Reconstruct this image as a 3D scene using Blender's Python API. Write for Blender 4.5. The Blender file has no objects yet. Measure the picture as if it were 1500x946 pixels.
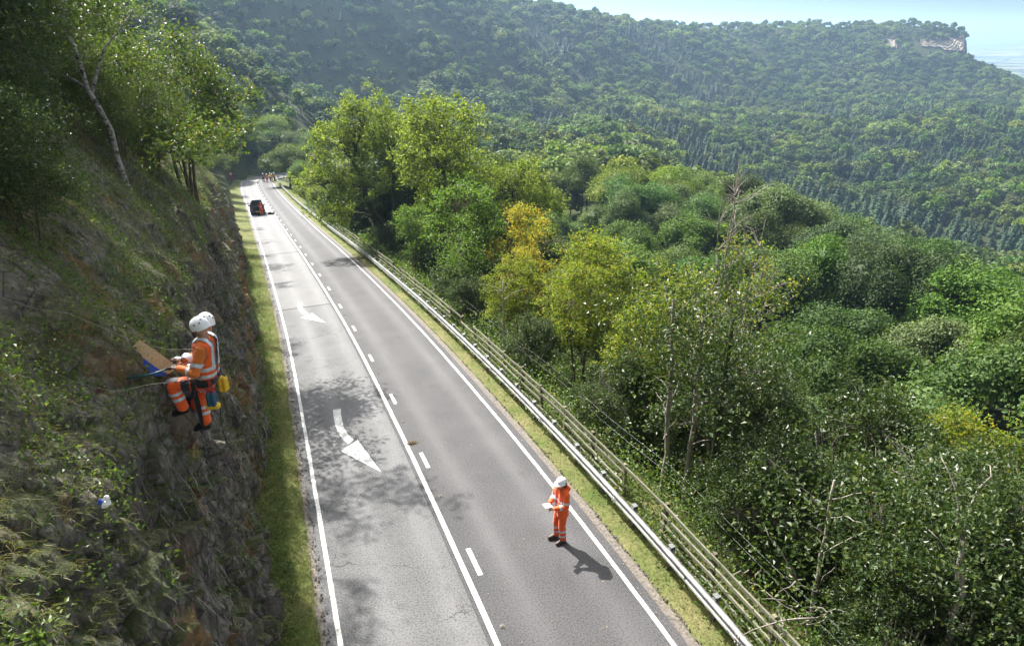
import bpy, bmesh, math, random
import numpy as np
from math import radians, sin, cos, atan2, hypot, pi
from mathutils import Vector, Matrix
random.seed(7); RNG = np.random.default_rng(11)
S = bpy.context.scene; COL = S.collection

# ------------------------------------------------------------------ camera, world, sun, exposure
CAMZ = 10.7; PITCH = radians(23.1); YAW = radians(20.3)
cam_d = bpy.data.cameras.new('camera'); cam = bpy.data.objects.new('camera', cam_d); COL.objects.link(cam)
cam.location = (0, 0, CAMZ); cam.rotation_euler = (radians(90) - PITCH, 0, -YAW)
cam_d.sensor_width = 36; cam_d.lens = 24; cam_d.clip_start = .1; cam_d.clip_end = 90000
S.camera = cam
SUN_AZ = radians(-17.0); SUN_EL = radians(45)        # azimuth clockwise from +Y
world = bpy.data.worlds.new('World'); S.world = world; world.use_nodes = True
wn = world.node_tree.nodes; wl = world.node_tree.links; wn.clear()
wo = wn.new('ShaderNodeOutputWorld'); wb = wn.new('ShaderNodeBackground'); sk = wn.new('ShaderNodeTexSky')
sk.sky_type = 'NISHITA'; sk.sun_disc = False; sk.sun_elevation = SUN_EL; sk.sun_rotation = SUN_AZ
sk.altitude = 250; sk.air_density = 1.0; sk.dust_density = 9.0; sk.ozone_density = 1.0
wb.inputs[1].default_value = .092
whs = wn.new('ShaderNodeHueSaturation'); whs.inputs['Saturation'].default_value = .12; wl.new(sk.outputs[0], whs.inputs['Color']); wl.new(whs.outputs[0], wb.inputs[0]); wl.new(wb.outputs[0], wo.inputs[0])
sun_d = bpy.data.lights.new('sun', 'SUN'); sun = bpy.data.objects.new('sun', sun_d); COL.objects.link(sun)
sun_d.energy = 5.0; sun_d.angle = radians(.5); sun_d.color = (1, .95, .87)
SUNV = Vector((sin(SUN_AZ) * cos(SUN_EL), cos(SUN_AZ) * cos(SUN_EL), sin(SUN_EL)))
sun.rotation_euler = (-SUNV).to_track_quat('-Z', 'Y').to_euler(); sun.location = (-20, 40, 60)
vs = S.view_settings; vs.view_transform = 'Standard'; vs.look = 'None'; vs.gamma = 1; vs.exposure = 1.5
S.cycles.max_bounces = 6; S.cycles.diffuse_bounces = 3; S.cycles.glossy_bounces = 2; S.cycles.transmission_bounces = 4
S.cycles.volume_bounces = 0; S.cycles.use_denoising = True

# ------------------------------------------------------------------ helpers
def link(o, parent=None):
    COL.objects.link(o)
    if parent is not None: o.parent = parent
    return o
def tag(o, label=None, cat=None, group=None, kind=None):
    if label: o['label'] = label
    if cat: o['category'] = cat
    if group: o['group'] = group
    if kind: o['kind'] = kind
    return o
def empty(name, loc=(0, 0, 0), rz=0, label=None, cat=None, group=None):
    o = bpy.data.objects.new(name, None); o.location = loc; o.rotation_euler = (0, 0, rz); o.empty_display_size = .2
    link(o); return tag(o, label, cat, group)
def mesh_np(name, V, F, mats=(), midx=None, smooth=False, uv=None):
    """F: list of (n,k) index arrays"""
    V = np.asarray(V, np.float32); F = [np.asarray(f, np.int32) for f in F if len(f)]
    me = bpy.data.meshes.new(name)
    me.vertices.add(len(V)); me.vertices.foreach_set('co', V.ravel())
    li = np.concatenate([f.ravel() for f in F]); tot = np.concatenate([np.full(len(f), f.shape[1], np.int32) for f in F])
    st = np.concatenate([[0], np.cumsum(tot)[:-1]]).astype(np.int32)
    me.loops.add(len(li)); me.loops.foreach_set('vertex_index', li)
    me.polygons.add(len(tot)); me.polygons.foreach_set('loop_start', st)
    try: me.polygons.foreach_set('loop_total', tot)
    except Exception: pass
    if midx is not None: me.polygons.foreach_set('material_index', np.asarray(midx, np.int32))
    me.polygons.foreach_set('use_smooth', np.full(len(tot), bool(smooth)))
    if uv is not None:
        l = me.uv_layers.new(name='UVMap'); l.data.foreach_set('uv', np.asarray(uv, np.float32)[li].ravel())
    for m in mats: me.materials.append(m)
    me.update(calc_edges=True); me.validate()
    return me
def obj(name, me, parent=None, loc=None):
    o = bpy.data.objects.new(name, me)
    if loc is not None: o.location = loc
    return link(o, parent)
class MB:
    """collects shapes into one mesh"""
    def __init__(s): s.V = []; s.Q = []; s.T = []; s.n = 0
    def add(s, V, Q=None, T=None):
        V = np.asarray(V, float); s.V.append(V)
        if Q is not None and len(Q): s.Q.append(np.asarray(Q) + s.n)
        if T is not None and len(T): s.T.append(np.asarray(T) + s.n)
        s.n += len(V); return s
    def box(s, c, size, rz=0, M=None):
        x, y, z = np.array(size) / 2.
        V = np.array([[a, b, d] for d in (-z, z) for b in (-y, y) for a in (-x, x)])
        if M is not None: V = V @ np.array(M).T
        elif rz: V = V @ np.array([[cos(rz), -sin(rz), 0], [sin(rz), cos(rz), 0], [0, 0, 1]]).T
        return s.add(V + np.array(c), [[0, 2, 3, 1], [4, 5, 7, 6], [0, 1, 5, 4], [2, 6, 7, 3], [0, 4, 6, 2], [1, 3, 7, 5]])
    def tube(s, P, R, n=6, cap=True):
        V, Q = tube_np(P, R, n); s.add(V, Q)
        if cap:
            k = len(P); b = s.n - len(V)
            s.V.append(np.array([P[0], P[-1]], float)); a0 = s.n; s.n += 2
            i = np.arange(n); j = (i + 1) % n
            s.T.append(np.stack([np.full(n, a0), b + j, b + i], 1)); e = b + (k - 1) * n
            s.T.append(np.stack([np.full(n, a0 + 1), e + i, e + j], 1))
        return s
    def prism(s, poly, z0, z1):
        """polygon (n,2) in local xy extruded z0..z1 (fan caps)"""
        poly = np.asarray(poly, float); n = len(poly)
        V = np.concatenate([np.c_[poly, np.full(n, z0)], np.c_[poly, np.full(n, z1)]]); i = np.arange(n); j = (i + 1) % n
        T = [[0, k + 1, k] for k in range(1, n - 1)] + [[n, n + k, n + k + 1] for k in range(1, n - 1)]
        return s.add(V, np.stack([i, j, j + n, i + n], 1), T)
    def mesh(s, name, mat, smooth=False):
        F = []
        if s.Q: F.append(np.concatenate(s.Q))
        if s.T: F.append(np.concatenate(s.T))
        return mesh_np(name, np.concatenate(s.V), F, [mat] if mat else [], smooth=smooth)
    def build(s, name, mat, parent=None, smooth=False, loc=None): return obj(name, s.mesh(name, mat, smooth), parent, loc)
def tube_np(P, R, n=6):
    P = np.asarray(P, float); k = len(P); R = np.broadcast_to(np.asarray(R, float), (k,))
    T = np.gradient(P, axis=0); T /= np.linalg.norm(T, axis=1)[:, None] + 1e-9
    ref = np.array([0.31, .17, .93]) if abs(T[0] @ np.array([.31, .17, .93])) < .9 else np.array([1., 0, 0])
    A = np.cross(T, ref); A /= np.linalg.norm(A, axis=1)[:, None] + 1e-9; B = np.cross(T, A)
    a = np.arange(n) * 2 * pi / n
    V = P[:, None, :] + R[:, None, None] * (np.cos(a)[None, :, None] * A[:, None, :] + np.sin(a)[None, :, None] * B[:, None, :])
    i = np.arange(k - 1)[:, None] * n; j = np.arange(n)[None, :]; j2 = (j + 1) % n
    Q = np.stack([i + j, i + j2, i + n + j2, i + n + j], -1).reshape(-1, 4)
    return V.reshape(-1, 3), Q
def grid_faces(nr, nc):
    i = np.arange(nr - 1)[:, None] * nc; j = np.arange(nc - 1)[None, :]
    return np.stack([i + j, i + j + 1, i + nc + j + 1, i + nc + j], -1).reshape(-1, 4)
def sstep(a, b, x):
    t = np.clip((np.asarray(x, float) - a) / (b - a), 0, 1); return t * t * (3 - 2 * t)
def _h(i, j, k, seed):
    with np.errstate(over='ignore'):
        h = (i.astype(np.int64) * 374761393 + j.astype(np.int64) * 668265263 + k.astype(np.int64) * 2147483647 + seed * 1274126177) & 0xffffffff
        h = ((h ^ (h >> 13)) * 1274126177) & 0xffffffff; h = ((h ^ (h >> 16)) * 2246822519) & 0xffffffff
        return ((h ^ (h >> 15)) & 0xffffff) / float(0xffffff)
def vnoise(P, seed=0):
    P = np.asarray(P, float); I = np.floor(P).astype(np.int64); f = P - I; f = f * f * (3 - 2 * f); r = 0
    for a in (0, 1):
        for b in (0, 1):
            for c in (0, 1):
                w = (f[:, 0] if a else 1 - f[:, 0]) * (f[:, 1] if b else 1 - f[:, 1]) * (f[:, 2] if c else 1 - f[:, 2])
                r = r + w * _h(I[:, 0] + a, I[:, 1] + b, I[:, 2] + c, seed)
    return r
def fbm(P, o=4, seed=0):
    P = np.asarray(P, float); r = 0; a = .5; t = 0
    for k in range(o): r = r + a * vnoise(P * 2.03 ** k + 17.3 * k, seed + k); t += a; a *= .5
    return r / t - .5
def cells(P, seed=0):
    """nearest jittered cell: random id value and edge distance"""
    I = np.floor(P).astype(np.int64); d1 = np.full(len(P), 9.); d2 = np.full(len(P), 9.); idv = np.zeros(len(P))
    for a in (-1, 0, 1):
        for b in (-1, 0, 1):
            for c in (-1, 0, 1):
                i, j, k = I[:, 0] + a, I[:, 1] + b, I[:, 2] + c
                Q = np.stack([i + _h(i, j, k, seed), j + _h(i, j, k, seed + 1), k + _h(i, j, k, seed + 2)], 1)
                d = np.linalg.norm(P - Q, axis=1); m = d < d1
                d2 = np.where(m, d1, np.minimum(d2, d)); d1 = np.where(m, d, d1); idv = np.where(m, _h(i, j, k, seed + 3), idv)
    return idv, d2 - d1
def norm(a): return a / (np.linalg.norm(a, axis=-1, keepdims=True) + 1e-9)

# ------------------------------------------------------------------ materials
class NT:
    def __init__(s, name):
        s.m = bpy.data.materials.new(name); s.m.use_nodes = True; s.n = s.m.node_tree.nodes; s.l = s.m.node_tree.links; s.n.clear()
        s.out = s.n.new('ShaderNodeOutputMaterial')
    def node(s, t, **k):
        n = s.n.new(t)
        for a, b in k.items(): setattr(n, a, b)
        return n
    def put(s, sock, v):
        if isinstance(v, bpy.types.NodeSocket): s.l.new(v, sock)
        elif v is not None:
            try: sock.default_value = v
            except Exception: sock.default_value = (*v, 1)
    def math(s, op, a, b=None, c=None, clamp=False):
        n = s.node('ShaderNodeMath', operation=op, use_clamp=clamp)
        for i, v in enumerate((a, b, c)):
            if v is not None: s.put(n.inputs[i], v)
        return n.outputs[0]
    def mix(s, f, a, b, mode='MIX'):
        n = s.node('ShaderNodeMix', data_type='RGBA', blend_type=mode)
        s.put(n.inputs[0], f); s.put(n.inputs[6], a); s.put(n.inputs[7], b); return n.outputs[2]
    def noise(s, vec, scale, detail=4, rough=.55, dist=0, out=0):
        n = s.node('ShaderNodeTexNoise'); s.put(n.inputs['Vector'], vec); n.inputs['Scale'].default_value = scale
        n.inputs['Detail'].default_value = detail; n.inputs['Roughness'].default_value = rough; n.inputs['Distortion'].default_value = dist
        return n.outputs[out]
    def voro(s, vec, scale, feature='F1', out=0, rand=1):
        n = s.node('ShaderNodeTexVoronoi', feature=feature); s.put(n.inputs['Vector'], vec); n.inputs['Scale'].default_value = scale
        n.inputs['Randomness'].default_value = rand
        return n.outputs[out]
    def ramp(s, v, a, b, lo=0., hi=1.):
        n = s.node('ShaderNodeMapRange'); n.clamp = True; s.put(n.inputs[0], v)
        for i, x in zip((1, 2, 3, 4), (a, b, lo, hi)): n.inputs[i].default_value = x
        return n.outputs[0]
    def mapping(s, vec, scale=(1, 1, 1), rot=(0, 0, 0)):
        n = s.node('ShaderNodeMapping'); s.put(n.inputs[0], vec); n.inputs['Scale'].default_value = scale; n.inputs['Rotation'].default_value = rot
        return n.outputs[0]
    def coord(s, k='Object'): return s.node('ShaderNodeTexCoord').outputs[k]
    def sep(s, v):
        n = s.node('ShaderNodeSeparateXYZ'); s.put(n.inputs[0], v); return n.outputs
    def bump(s, h, strength=.5, dist=.02, normal=None):
        n = s.node('ShaderNodeBump'); n.inputs['Strength'].default_value = strength; n.inputs['Distance'].default_value = dist
        s.put(n.inputs['Height'], h)
        if normal is not None: s.put(n.inputs['Normal'], normal)
        return n.outputs[0]
    def bsdf(s, col, rough=.6, metal=0., normal=None, spec=.5, sheen=0):
        n = s.node('ShaderNodeBsdfPrincipled'); s.put(n.inputs['Base Color'], col); s.put(n.inputs['Roughness'], rough)
        s.put(n.inputs['Metallic'], metal); s.put(n.inputs['Specular IOR Level'], spec)
        if normal is not None: s.put(n.inputs['Normal'], normal)
        if sheen: n.inputs['Sheen Weight'].default_value = sheen
        return n.outputs[0]
    def done(s, sh): s.l.new(sh, s.out.inputs['Surface']); return s.m
def plain(name, col, rough=.6, metal=0., var=.12, scale=30, bump=0., spec=.5):
    t = NT(name); c = t.coord(); nz = t.noise(c, scale)
    f = t.ramp(nz, .3, .7, 1 - var, 1 + var)
    cc = t.mix(1., (*col, 1), t.node('ShaderNodeCombineXYZ').outputs[0], 'MIX')
    mul = t.node('ShaderNodeVectorMath', operation='SCALE'); mul.inputs[0].default_value = col; t.put(mul.inputs['Scale'], f)
    nrm = t.bump(nz, bump, .01) if bump else None
    return t.done(t.bsdf(mul.outputs[0], rough, metal, nrm, spec))
def leaf_mat(name, a, b, c=None, trans=.35, rough=.42, objvar=.0, spec=.5, tcol=(1.25, 1.3, .55)):
    t = NT(name); g = t.node('ShaderNodeNewGeometry'); r = g.outputs['Random Per Island']
    col = t.mix(r, a, b)
    if c is not None:
        r2 = t.math('FRACT', t.math('MULTIPLY', r, 17.31)); col = t.mix(t.ramp(r2, .72, 1.), col, c)
    if objvar:
        oi = t.node('ShaderNodeObjectInfo').outputs['Random']
        h = t.node('ShaderNodeHueSaturation'); t.put(h.inputs['Color'], col)
        t.put(h.inputs['Hue'], t.ramp(oi, 0, 1, .5 - .014 * objvar, .5 + .022 * objvar)); 
        o2 = t.math('FRACT', t.math('MULTIPLY', oi, 7.77)); t.put(h.inputs['Value'], t.ramp(o2, 0, 1, 1 - .32 * objvar, 1 + .55 * objvar))
        o3 = t.math('FRACT', t.math('MULTIPLY', oi, 31.7)); t.put(h.inputs['Saturation'], t.ramp(o3, 0, 1, 1 - .18 * objvar, 1.18))
        loc = t.node('ShaderNodeObjectInfo').outputs['Location']; zn = t.noise(loc, .016, 3, .6); zc = t.mix(t.ramp(zn, .40, .60), (.62, .74, .80, 1), (1.3, 1.2, .9, 1)); mm = t.mix(1., col, zc, 'MULTIPLY'); t.put(h.inputs['Color'], mm)
        col = h.outputs[0]
    b1 = t.bsdf(col, rough, 0, None, spec)
    tr = t.node('ShaderNodeBsdfTranslucent'); m = t.node('ShaderNodeVectorMath', operation='MULTIPLY'); t.put(m.inputs[0], col); m.inputs[1].default_value = tcol
    t.put(tr.inputs[0], m.outputs[0])
    mx = t.node('ShaderNodeMixShader'); mx.inputs[0].default_value = trans; t.l.new(b1, mx.inputs[1]); t.l.new(tr.outputs[0], mx.inputs[2])
    return t.done(mx.outputs[0])

M = {}
M['hazel'] = leaf_mat('hazel_leaf', (.028, .056, .013, 1), (.052, .086, .022, 1), (.11, .135, .03, 1), .36, .42, spec=.42)
M['ash'] = leaf_mat('ash_leaf', (.100, .150, .026, 1), (.165, .215, .045, 1), (.26, .29, .08, 1), .55, .48, spec=.35)
M['maple'] = leaf_mat('maple_leaf', (.090, .145, .024, 1), (.175, .215, .038, 1), (.33, .28, .04, 1), .55, .48, spec=.35)
M['autumn'] = leaf_mat('autumn_leaf', (.12, .17, .03, 1), (.34, .30, .05, 1), (.48, .25, .03, 1), .55, .5, spec=.3)
M['green'] = leaf_mat('green_leaf', (.060, .130, .022, 1), (.115, .185, .040, 1), (.15, .2, .05, 1), .5, .48, spec=.35)
M['birch'] = leaf_mat('birch_leaf', (.045, .085, .022, 1), (.085, .125, .032, 1), (.17, .17, .04, 1), .45, .46, spec=.4)
M['ivy'] = leaf_mat('ivy_leaf', (.045, .090, .022, 1), (.105, .155, .036, 1), (.18, .22, .05, 1), .42, .42, spec=.4)
M['dead_leaf'] = leaf_mat('dead_leaf', (.22, .13, .06, 1), (.36, .25, .13, 1), (.45, .36, .22, 1), .2, .6)
M['grass'] = leaf_mat('grass_blade', (.085, .125, .022, 1), (.17, .20, .045, 1), (.30, .26, .11, 1), .35, .5)
M['dry'] = leaf_mat('dry_grass', (.16, .15, .05, 1), (.27, .22, .085, 1), (.15, .19, .05, 1), .3, .55)
M['litter'] = leaf_mat('slope_grass', (.095, .140, .032, 1), (.20, .22, .075, 1), (.32, .28, .15, 1), .45, .55)
M['broad'] = leaf_mat('broadleaf_foliage', (.052, .090, .018, 1), (.110, .150, .034, 1), (.16, .195, .045, 1), .30, .62, 1.25, spec=.2)
M['conifer'] = leaf_mat('conifer_foliage', (.013, .033, .017, 1), (.026, .052, .024, 1), None, .08, .65, .7, tcol=(1.1, 1.15, .7), spec=.15)
def bark(name, a, b, scale=(9, 9, 2.2), bands=False):
    t = NT(name); c = t.coord(); v = t.mapping(c, scale); nz = t.noise(v, 2.5, 6, .65)
    col = t.mix(t.ramp(nz, .35, .65), a, b)
    if bands:
        v2 = t.mapping(c, (4, 4, 9)); n2 = t.noise(v2, 1.1, 6, .75, .6); col = t.mix(t.ramp(n2, .50, .58), col, (.03, .026, .022, 1))
    return t.done(t.bsdf(col, .85, 0, t.bump(nz, .6, .02), .2))
M['bark'] = bark('bark', (.055, .042, .030, 1), (.155, .125, .092, 1))
M['bark_pale'] = bark('pale_bark', (.15, .133, .112, 1), (.33, .30, .26, 1))
M['bark_birch'] = bark('birch_bark', (.22, .21, .19, 1), (.42, .40, .37, 1), bands=True)
M['ivybark'] = bark('ivy_covered_bark', (.02, .032, .012, 1), (.055, .06, .03, 1))
# ------------------------------------------------------------------ the road line: level near the camera, then down the bank, a bend to the right at the bottom
ZY = np.array([[-80, 1.2], [-40, .6], [0, .05], [8, -.1], [12, -.3], [15, -.6], [20, -1.15], [30, -2.45], [45, -4.45], [57, -6.2], [71, -8.3], [91, -11.1], [112, -13.9], [125, -15.3], [137, -16.5], [150, -17.9]])
XLT = np.array([[-80, .25], [10, .25], [20, .3], [30, .28], [37, .13], [45, -.08], [57, -.4], [71, -.85], [91, -1.5], [112, -2.25], [125, -2.85], [137, -3.3], [150, -3.5]])
def smooth_tab(T, ys, w=5.):
    r = 0
    for k in np.linspace(-w, w, 11): r = r + np.interp(ys + k, T[:, 0], T[:, 1])
    return r / 11
_ys = np.arange(-70, 150.01, .5)
PX = smooth_tab(XLT, _ys) + 3.0; PY = _ys.copy(); PZ = smooth_tab(ZY, _ys, 4.)
_a = np.arange(.5, 30, .5) / 19.0                       # bend, radius 19
bx = PX[-1] + 19 * (1 - np.cos(_a)); by = PY[-1] + 19 * np.sin(_a); bz = PZ[-1] - .09 * np.arange(.5, 30, .5)[:len(_a)]
k = np.arange(1, 24)[:, None] * .5
ex = bx[-1] + np.sin(_a[-1]) * k[:, 0]; ey = by[-1] + np.cos(_a[-1]) * k[:, 0]; ez = bz[-1] - .1 * k[:, 0]
PX = np.concatenate([PX, bx, ex]); PY = np.concatenate([PY, by, ey]); PZ = np.concatenate([PZ, bz, ez])
PTH = np.stack([PX, PY, PZ], 1)
_t = np.gradient(PTH[:, :2], axis=0); _t /= np.linalg.norm(_t, axis=1)[:, None]
PN = np.stack([_t[:, 1], -_t[:, 0]], 1)                  # to the right
PS = np.concatenate([[0], np.cumsum(np.linalg.norm(np.diff(PTH[:, :2], axis=0), axis=1))]) - 70.0
def zroad(y): return np.interp(y, PY[:441], PZ[:441])
def xroad(y): return np.interp(y, PY[:441], PX[:441])    # road centre
def nearest(X, Y):
    """signed distance to the right of the road centre, road height, along-distance"""
    X = np.atleast_1d(np.asarray(X, float)); Y = np.atleast_1d(np.asarray(Y, float)); q = np.empty(len(X)); z = np.empty(len(X)); s = np.empty(len(X))
    pts = PTH[::3]; nn = PN[::3]; ss = PS[::3]
    for a in range(0, len(X), 20000):
        dx = X[a:a + 20000, None] - pts[None, :, 0]; dy = Y[a:a + 20000, None] - pts[None, :, 1]
        i = np.argmin(dx * dx + dy * dy, 1); r = np.arange(len(i))
        side = dx[r, i] * nn[i, 0] + dy[r, i] * nn[i, 1]; d = np.sqrt(dx[r, i] ** 2 + dy[r, i] ** 2)
        tx, ty = -nn[i, 1], nn[i, 0]; al = dx[r, i] * tx + dy[r, i] * ty
        slope = np.interp(ss[i], PS[:-1], np.diff(PZ) / .5)
        q[a:a + 20000] = np.where(np.abs(al) < 1.2, side, np.sign(side) * d); z[a:a + 20000] = pts[i, 2] + np.clip(al, -1, 1) * slope; s[a:a + 20000] = ss[i]
    return q, z, s
# cliff section: distance left of the edge line, height above the road
CD = np.array([1.00, 1.15, 1.34, 1.56, 1.84, 2.05, 2.40, 3.2, 6.0, 10., 14., 22., 34., 60.])
CH = np.array([-.30, .10, 1.10, 3.10, 5.10, 6.10, 6.85, 8.0, 11.2, 15.4, 19.0, 25.0, 32., 42.])
def hfac(y): return 1 - .62 * sstep(62, 104, y)
def left_h(d, y): return np.interp(d, CD, CH) * hfac(y)
def near_h(q, s):
    e = q - 3.3
    r = np.where(e < 1.1, -.03, -.03 - .50 * np.maximum(e - 1.1, 0) + .12 * (1 - np.exp(-np.maximum(e - 1.1, 0) / .5)))
    r = np.where(e < .3, -.10, r)
    d = -q - 3.0
    l = np.where(d < .25, -.10, np.where(d < 1.1, .0 + .05 * (d - .25), left_h(d, s)))
    return np.where(q > 0, r, l)
# far ground: hand-set points (photo x, photo y, metres away, tree height there), smoothed by a thin-plate spline in log-polar ground coordinates
F_ = np.array([sin(YAW), cos(YAW)]); R_ = np.array([cos(YAW), -sin(YAW)])
def pix_azel(x, y):
    a = (x - 750) / 1000.; b = (473 - y) / 1000.
    f = cos(PITCH) + b * sin(PITCH); z = -sin(PITCH) + b * cos(PITCH)
    return math.atan2(a, f), z / math.hypot(a, f)
CP = [  # scarp crest
 (1560, 60, 1380, 8), (1450, 75, 1340, 8), (1412, 42, 1290, 6), (1380, 40, 1270, 6), (1300, 47, 1220, 7), (1200, 50, 1130, 10), (1100, 48, 1040, 12), (1000, 43, 940, 12), (870, 27, 800, 12), (760, 16, 700, 12), (650, -16, 610, 10), (520, -45, 540, 8), (400, -80, 480, 8), (250, -120, 420, 8),
 # behind the crest: flat moor
 (1300, 50, 1500, 3), (1000, 44, 1300, 6), (760, 28, 1100, 9), (520, -40, 900, 0), (250, -115, 800, 0),
 # scarp foot
 (1560, 130, 1200, 9), (1420, 98, 1180, 9), (1300, 112, 1060, 9), (1200, 122, 960, 9), (1100, 122, 860, 9), (1000, 128, 760, 9), (860, 135, 610, 9), (740, 150, 500, 9), (640, 150, 430, 9), (560, 145, 410, 9), (480, 115, 400, 9),
 # shelf of mixed wood
 (1560, 210, 760, 10), (1480, 160, 800, 11), (1480, 240, 560, 11), (1350, 170, 740, 11), (1300, 230, 560, 11), (1200, 180, 640, 11), (1120, 230, 480, 11), (1000, 175, 520, 10), (930, 190, 400, 10),
 # plantation belt and hollow
 (1560, 372, 330, 12), (1480, 352, 360, 12), (1350, 318, 385, 12), (1230, 285, 410, 12), (1130, 272, 400, 10), (1040, 250, 370, 9), (900, 205, 350, 8), (800, 190, 340, 8), (700, 178, 330, 8),
 # near wood on this side
 (1560, 430, 130, 9), (1470, 395, 190, 9), (1440, 440, 105, 9), (1370, 400, 95, 9), (1300, 350, 125, 10), (1210, 325, 150, 10), (1100, 300, 165, 9), (1000, 272, 180, 9), (930, 240, 200, 9), (850, 215, 230, 9), (780, 205, 260, 9), (720, 190, 270, 9),
 (1400, 520, 60, 7), (1500, 520, 60, 7), (1250, 420, 80, 8), (1120, 390, 85, 8), (1000, 330, 105, 8), (900, 290, 120, 8), (820, 262, 150, 8), (740, 240, 180, 8),
 # spur beyond the bend, and the hillside left of it
 (300, 25, 250, 7), (350, 60, 252, 7), (420, 108, 258, 7), (490, 152, 265, 7), (560, 185, 280, 7), (330, 110, 215, 7), (390, 150, 205, 7), (450, 180, 215, 7), (250, -30, 230, 8), (150, -90, 200, 8), (345, 190, 178, 7), (420, 200, 182, 7), (240, 60, 150, 8),
 (370, 95, 330, 8), (440, 135, 335, 8), (500, 160, 345, 8), (620, 185, 330, 8)]
pu = []; pv = []
for x, y, r, h in CP:
    az, te = pix_azel(x, y); pu.append((az * 1.6, math.log(r))); pv.append(te - h / r)
for y in (0, 20, 40, 60, 85, 110, 140):
    for e in (12, 22, 36):
        X = xroad(y) + 3.3 + e; r = hypot(X, y)
        if r > 25: pu.append(((atan2(X, y) - YAW) * 1.6, math.log(r))); pv.append((float(zroad(y) + near_h(np.array([e + 3.3]), y)[0]) - CAMZ) / r)
    for d in (12, 22, 40):
        X = xroad(y) - 3 - d; r = hypot(X, y)
        if r > 25: pu.append(((atan2(X, y) - YAW) * 1.6, math.log(r))); pv.append((float(zroad(y) + left_h(d, y)) - CAMZ) / r)
pu = np.array(pu); pv = np.array(pv)
def _k(d2): return np.where(d2 > 1e-12, .5 * d2 * np.log(d2 + 1e-12), 0)
def pix_of(X, Y, Z):
    f = X * sin(YAW) + Y * cos(YAW); a = X * cos(YAW) - Y * sin(YAW); z = Z - CAMZ; d = f * cos(PITCH) - z * sin(PITCH); return 750 + 1000 * a / d, 473 - 1000 * (f * sin(PITCH) + z * cos(PITCH)) / d
n = len(pu); K = _k(((pu[:, None] - pu[None]) ** 2).sum(-1)) + np.eye(n) * 4e-4; Pm = np.c_[np.ones(n), pu]
A = np.zeros((n + 3, n + 3)); A[:n, :n] = K; A[:n, n:] = Pm; A[n:, :n] = Pm.T
W = np.linalg.solve(A, np.r_[pv, 0, 0, 0])
PLAIN_Z = -150.
def far_z(X, Y):
    az = np.arctan2(X, Y) - YAW; az = (az + pi) % (2 * pi) - pi; az = np.clip(az, -.75, .75); r = np.hypot(X, Y) + 1e-6; rc = np.clip(r, 20, 1500)
    out = np.empty(len(X))
    for a in range(0, len(X), 20000):
        U = np.c_[az[a:a + 20000] * 1.6, np.log(rc[a:a + 20000])]
        out[a:a + 20000] = _k(((U[:, None] - pu[None]) ** 2).sum(-1)) @ W[:n] + W[n] + U @ W[n + 1:]
    return CAMZ + out * rc
def ground_z(X, Y):
    X = np.atleast_1d(np.asarray(X, float)); Y = np.atleast_1d(np.asarray(Y, float))
    q, z, s = nearest(X, Y); nz = z + near_h(q, s); fz = far_z(X, Y)
    fz = fz + 2.2 * fbm(np.c_[X, Y, X * 0] / 38., 3, 5) + 7 * fbm(np.c_[X, Y, X * 0] / 130., 2, 9) * sstep(150, 420, np.hypot(X, Y)) * (1 - .8 * sstep(600, 900, np.hypot(X, Y)))
    q = np.abs(q + .3); w = 1 - sstep(12, 42, q)
    w = w * np.maximum(1 - sstep(148, 175, Y), 1 - sstep(5, 11, q))
    g = nz * w + fz * (1 - w)
    r = np.hypot(X, Y); az = np.arctan2(X, Y) - YAW
    a0 = pix_azel(1415, 60)[0]; a1 = pix_azel(1500, 95)[0]; cap = -36 - 27 * np.clip((az - a0) / (a1 - a0), 0, 3); cut = sstep(a0 - .002, a0 + .010, az) * sstep(1080, 1200, r); g = np.where(r > 900, g * (1 - cut) + np.minimum(g, cap) * cut, g)
    drop = sstep(1330, 1750, r - 0 * az) * sstep(.5, .62, az) + sstep(2200, 3200, r)
    return g * (1 - np.clip(drop, 0, 1)) + (PLAIN_Z - 2) * np.clip(drop, 0, 1)

# ------------------------------------------------------------------ ground materials
def m_ground():
    t = NT('woodland_floor'); c = t.coord(); n1 = t.noise(c, .35, 6, .6); n2 = t.noise(c, 4., 5, .65)
    col = t.mix(t.ramp(n1, .38, .62), (.022, .034, .011, 1), (.042, .050, .018, 1)); col = t.mix(t.ramp(n2, .5, .7), col, (.055, .064, .024, 1))
    return t.done(t.bsdf(col, .95, 0, t.bump(n2, .6, .2), .1))
def m_verge():
    t = NT('verge_turf'); c = t.coord(); n1 = t.noise(c, .8, 6, .6); n2 = t.noise(c, 9., 6, .7)
    col = t.mix(t.ramp(n1, .36, .62), (.072, .112, .026, 1), (.175, .165, .075, 1)); col = t.mix(t.ramp(n2, .42, .7, 0, .75), col, (.055, .06, .02, 1))
    return t.done(t.bsdf(col, .95, 0, t.bump(n2, .9, .06), .1))
def m_plain():
    t = NT('vale_farmland'); c = t.coord(); v = t.mapping(c, (.0016, .0042, 0), (0, 0, .5)); f = t.voro(v, 1.2, 'F1', 1)
    s = t.node('ShaderNodeSeparateColor'); t.put(s.inputs[0], f)
    col = t.mix(s.outputs[0], (.07, .11, .035, 1), (.30, .26, .13, 1)); e = t.voro(v, 1.2, 'DISTANCE_TO_EDGE')
    col = t.mix(t.ramp(e, .02, .05), (.02, .035, .015, 1), col); n1 = t.noise(c, .002, 4, .6); col = t.mix(t.ramp(n1, .52, .58), col, (.022, .04, .016, 1))
    return t.done(t.bsdf(col, .95, 0, None, .1))
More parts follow.
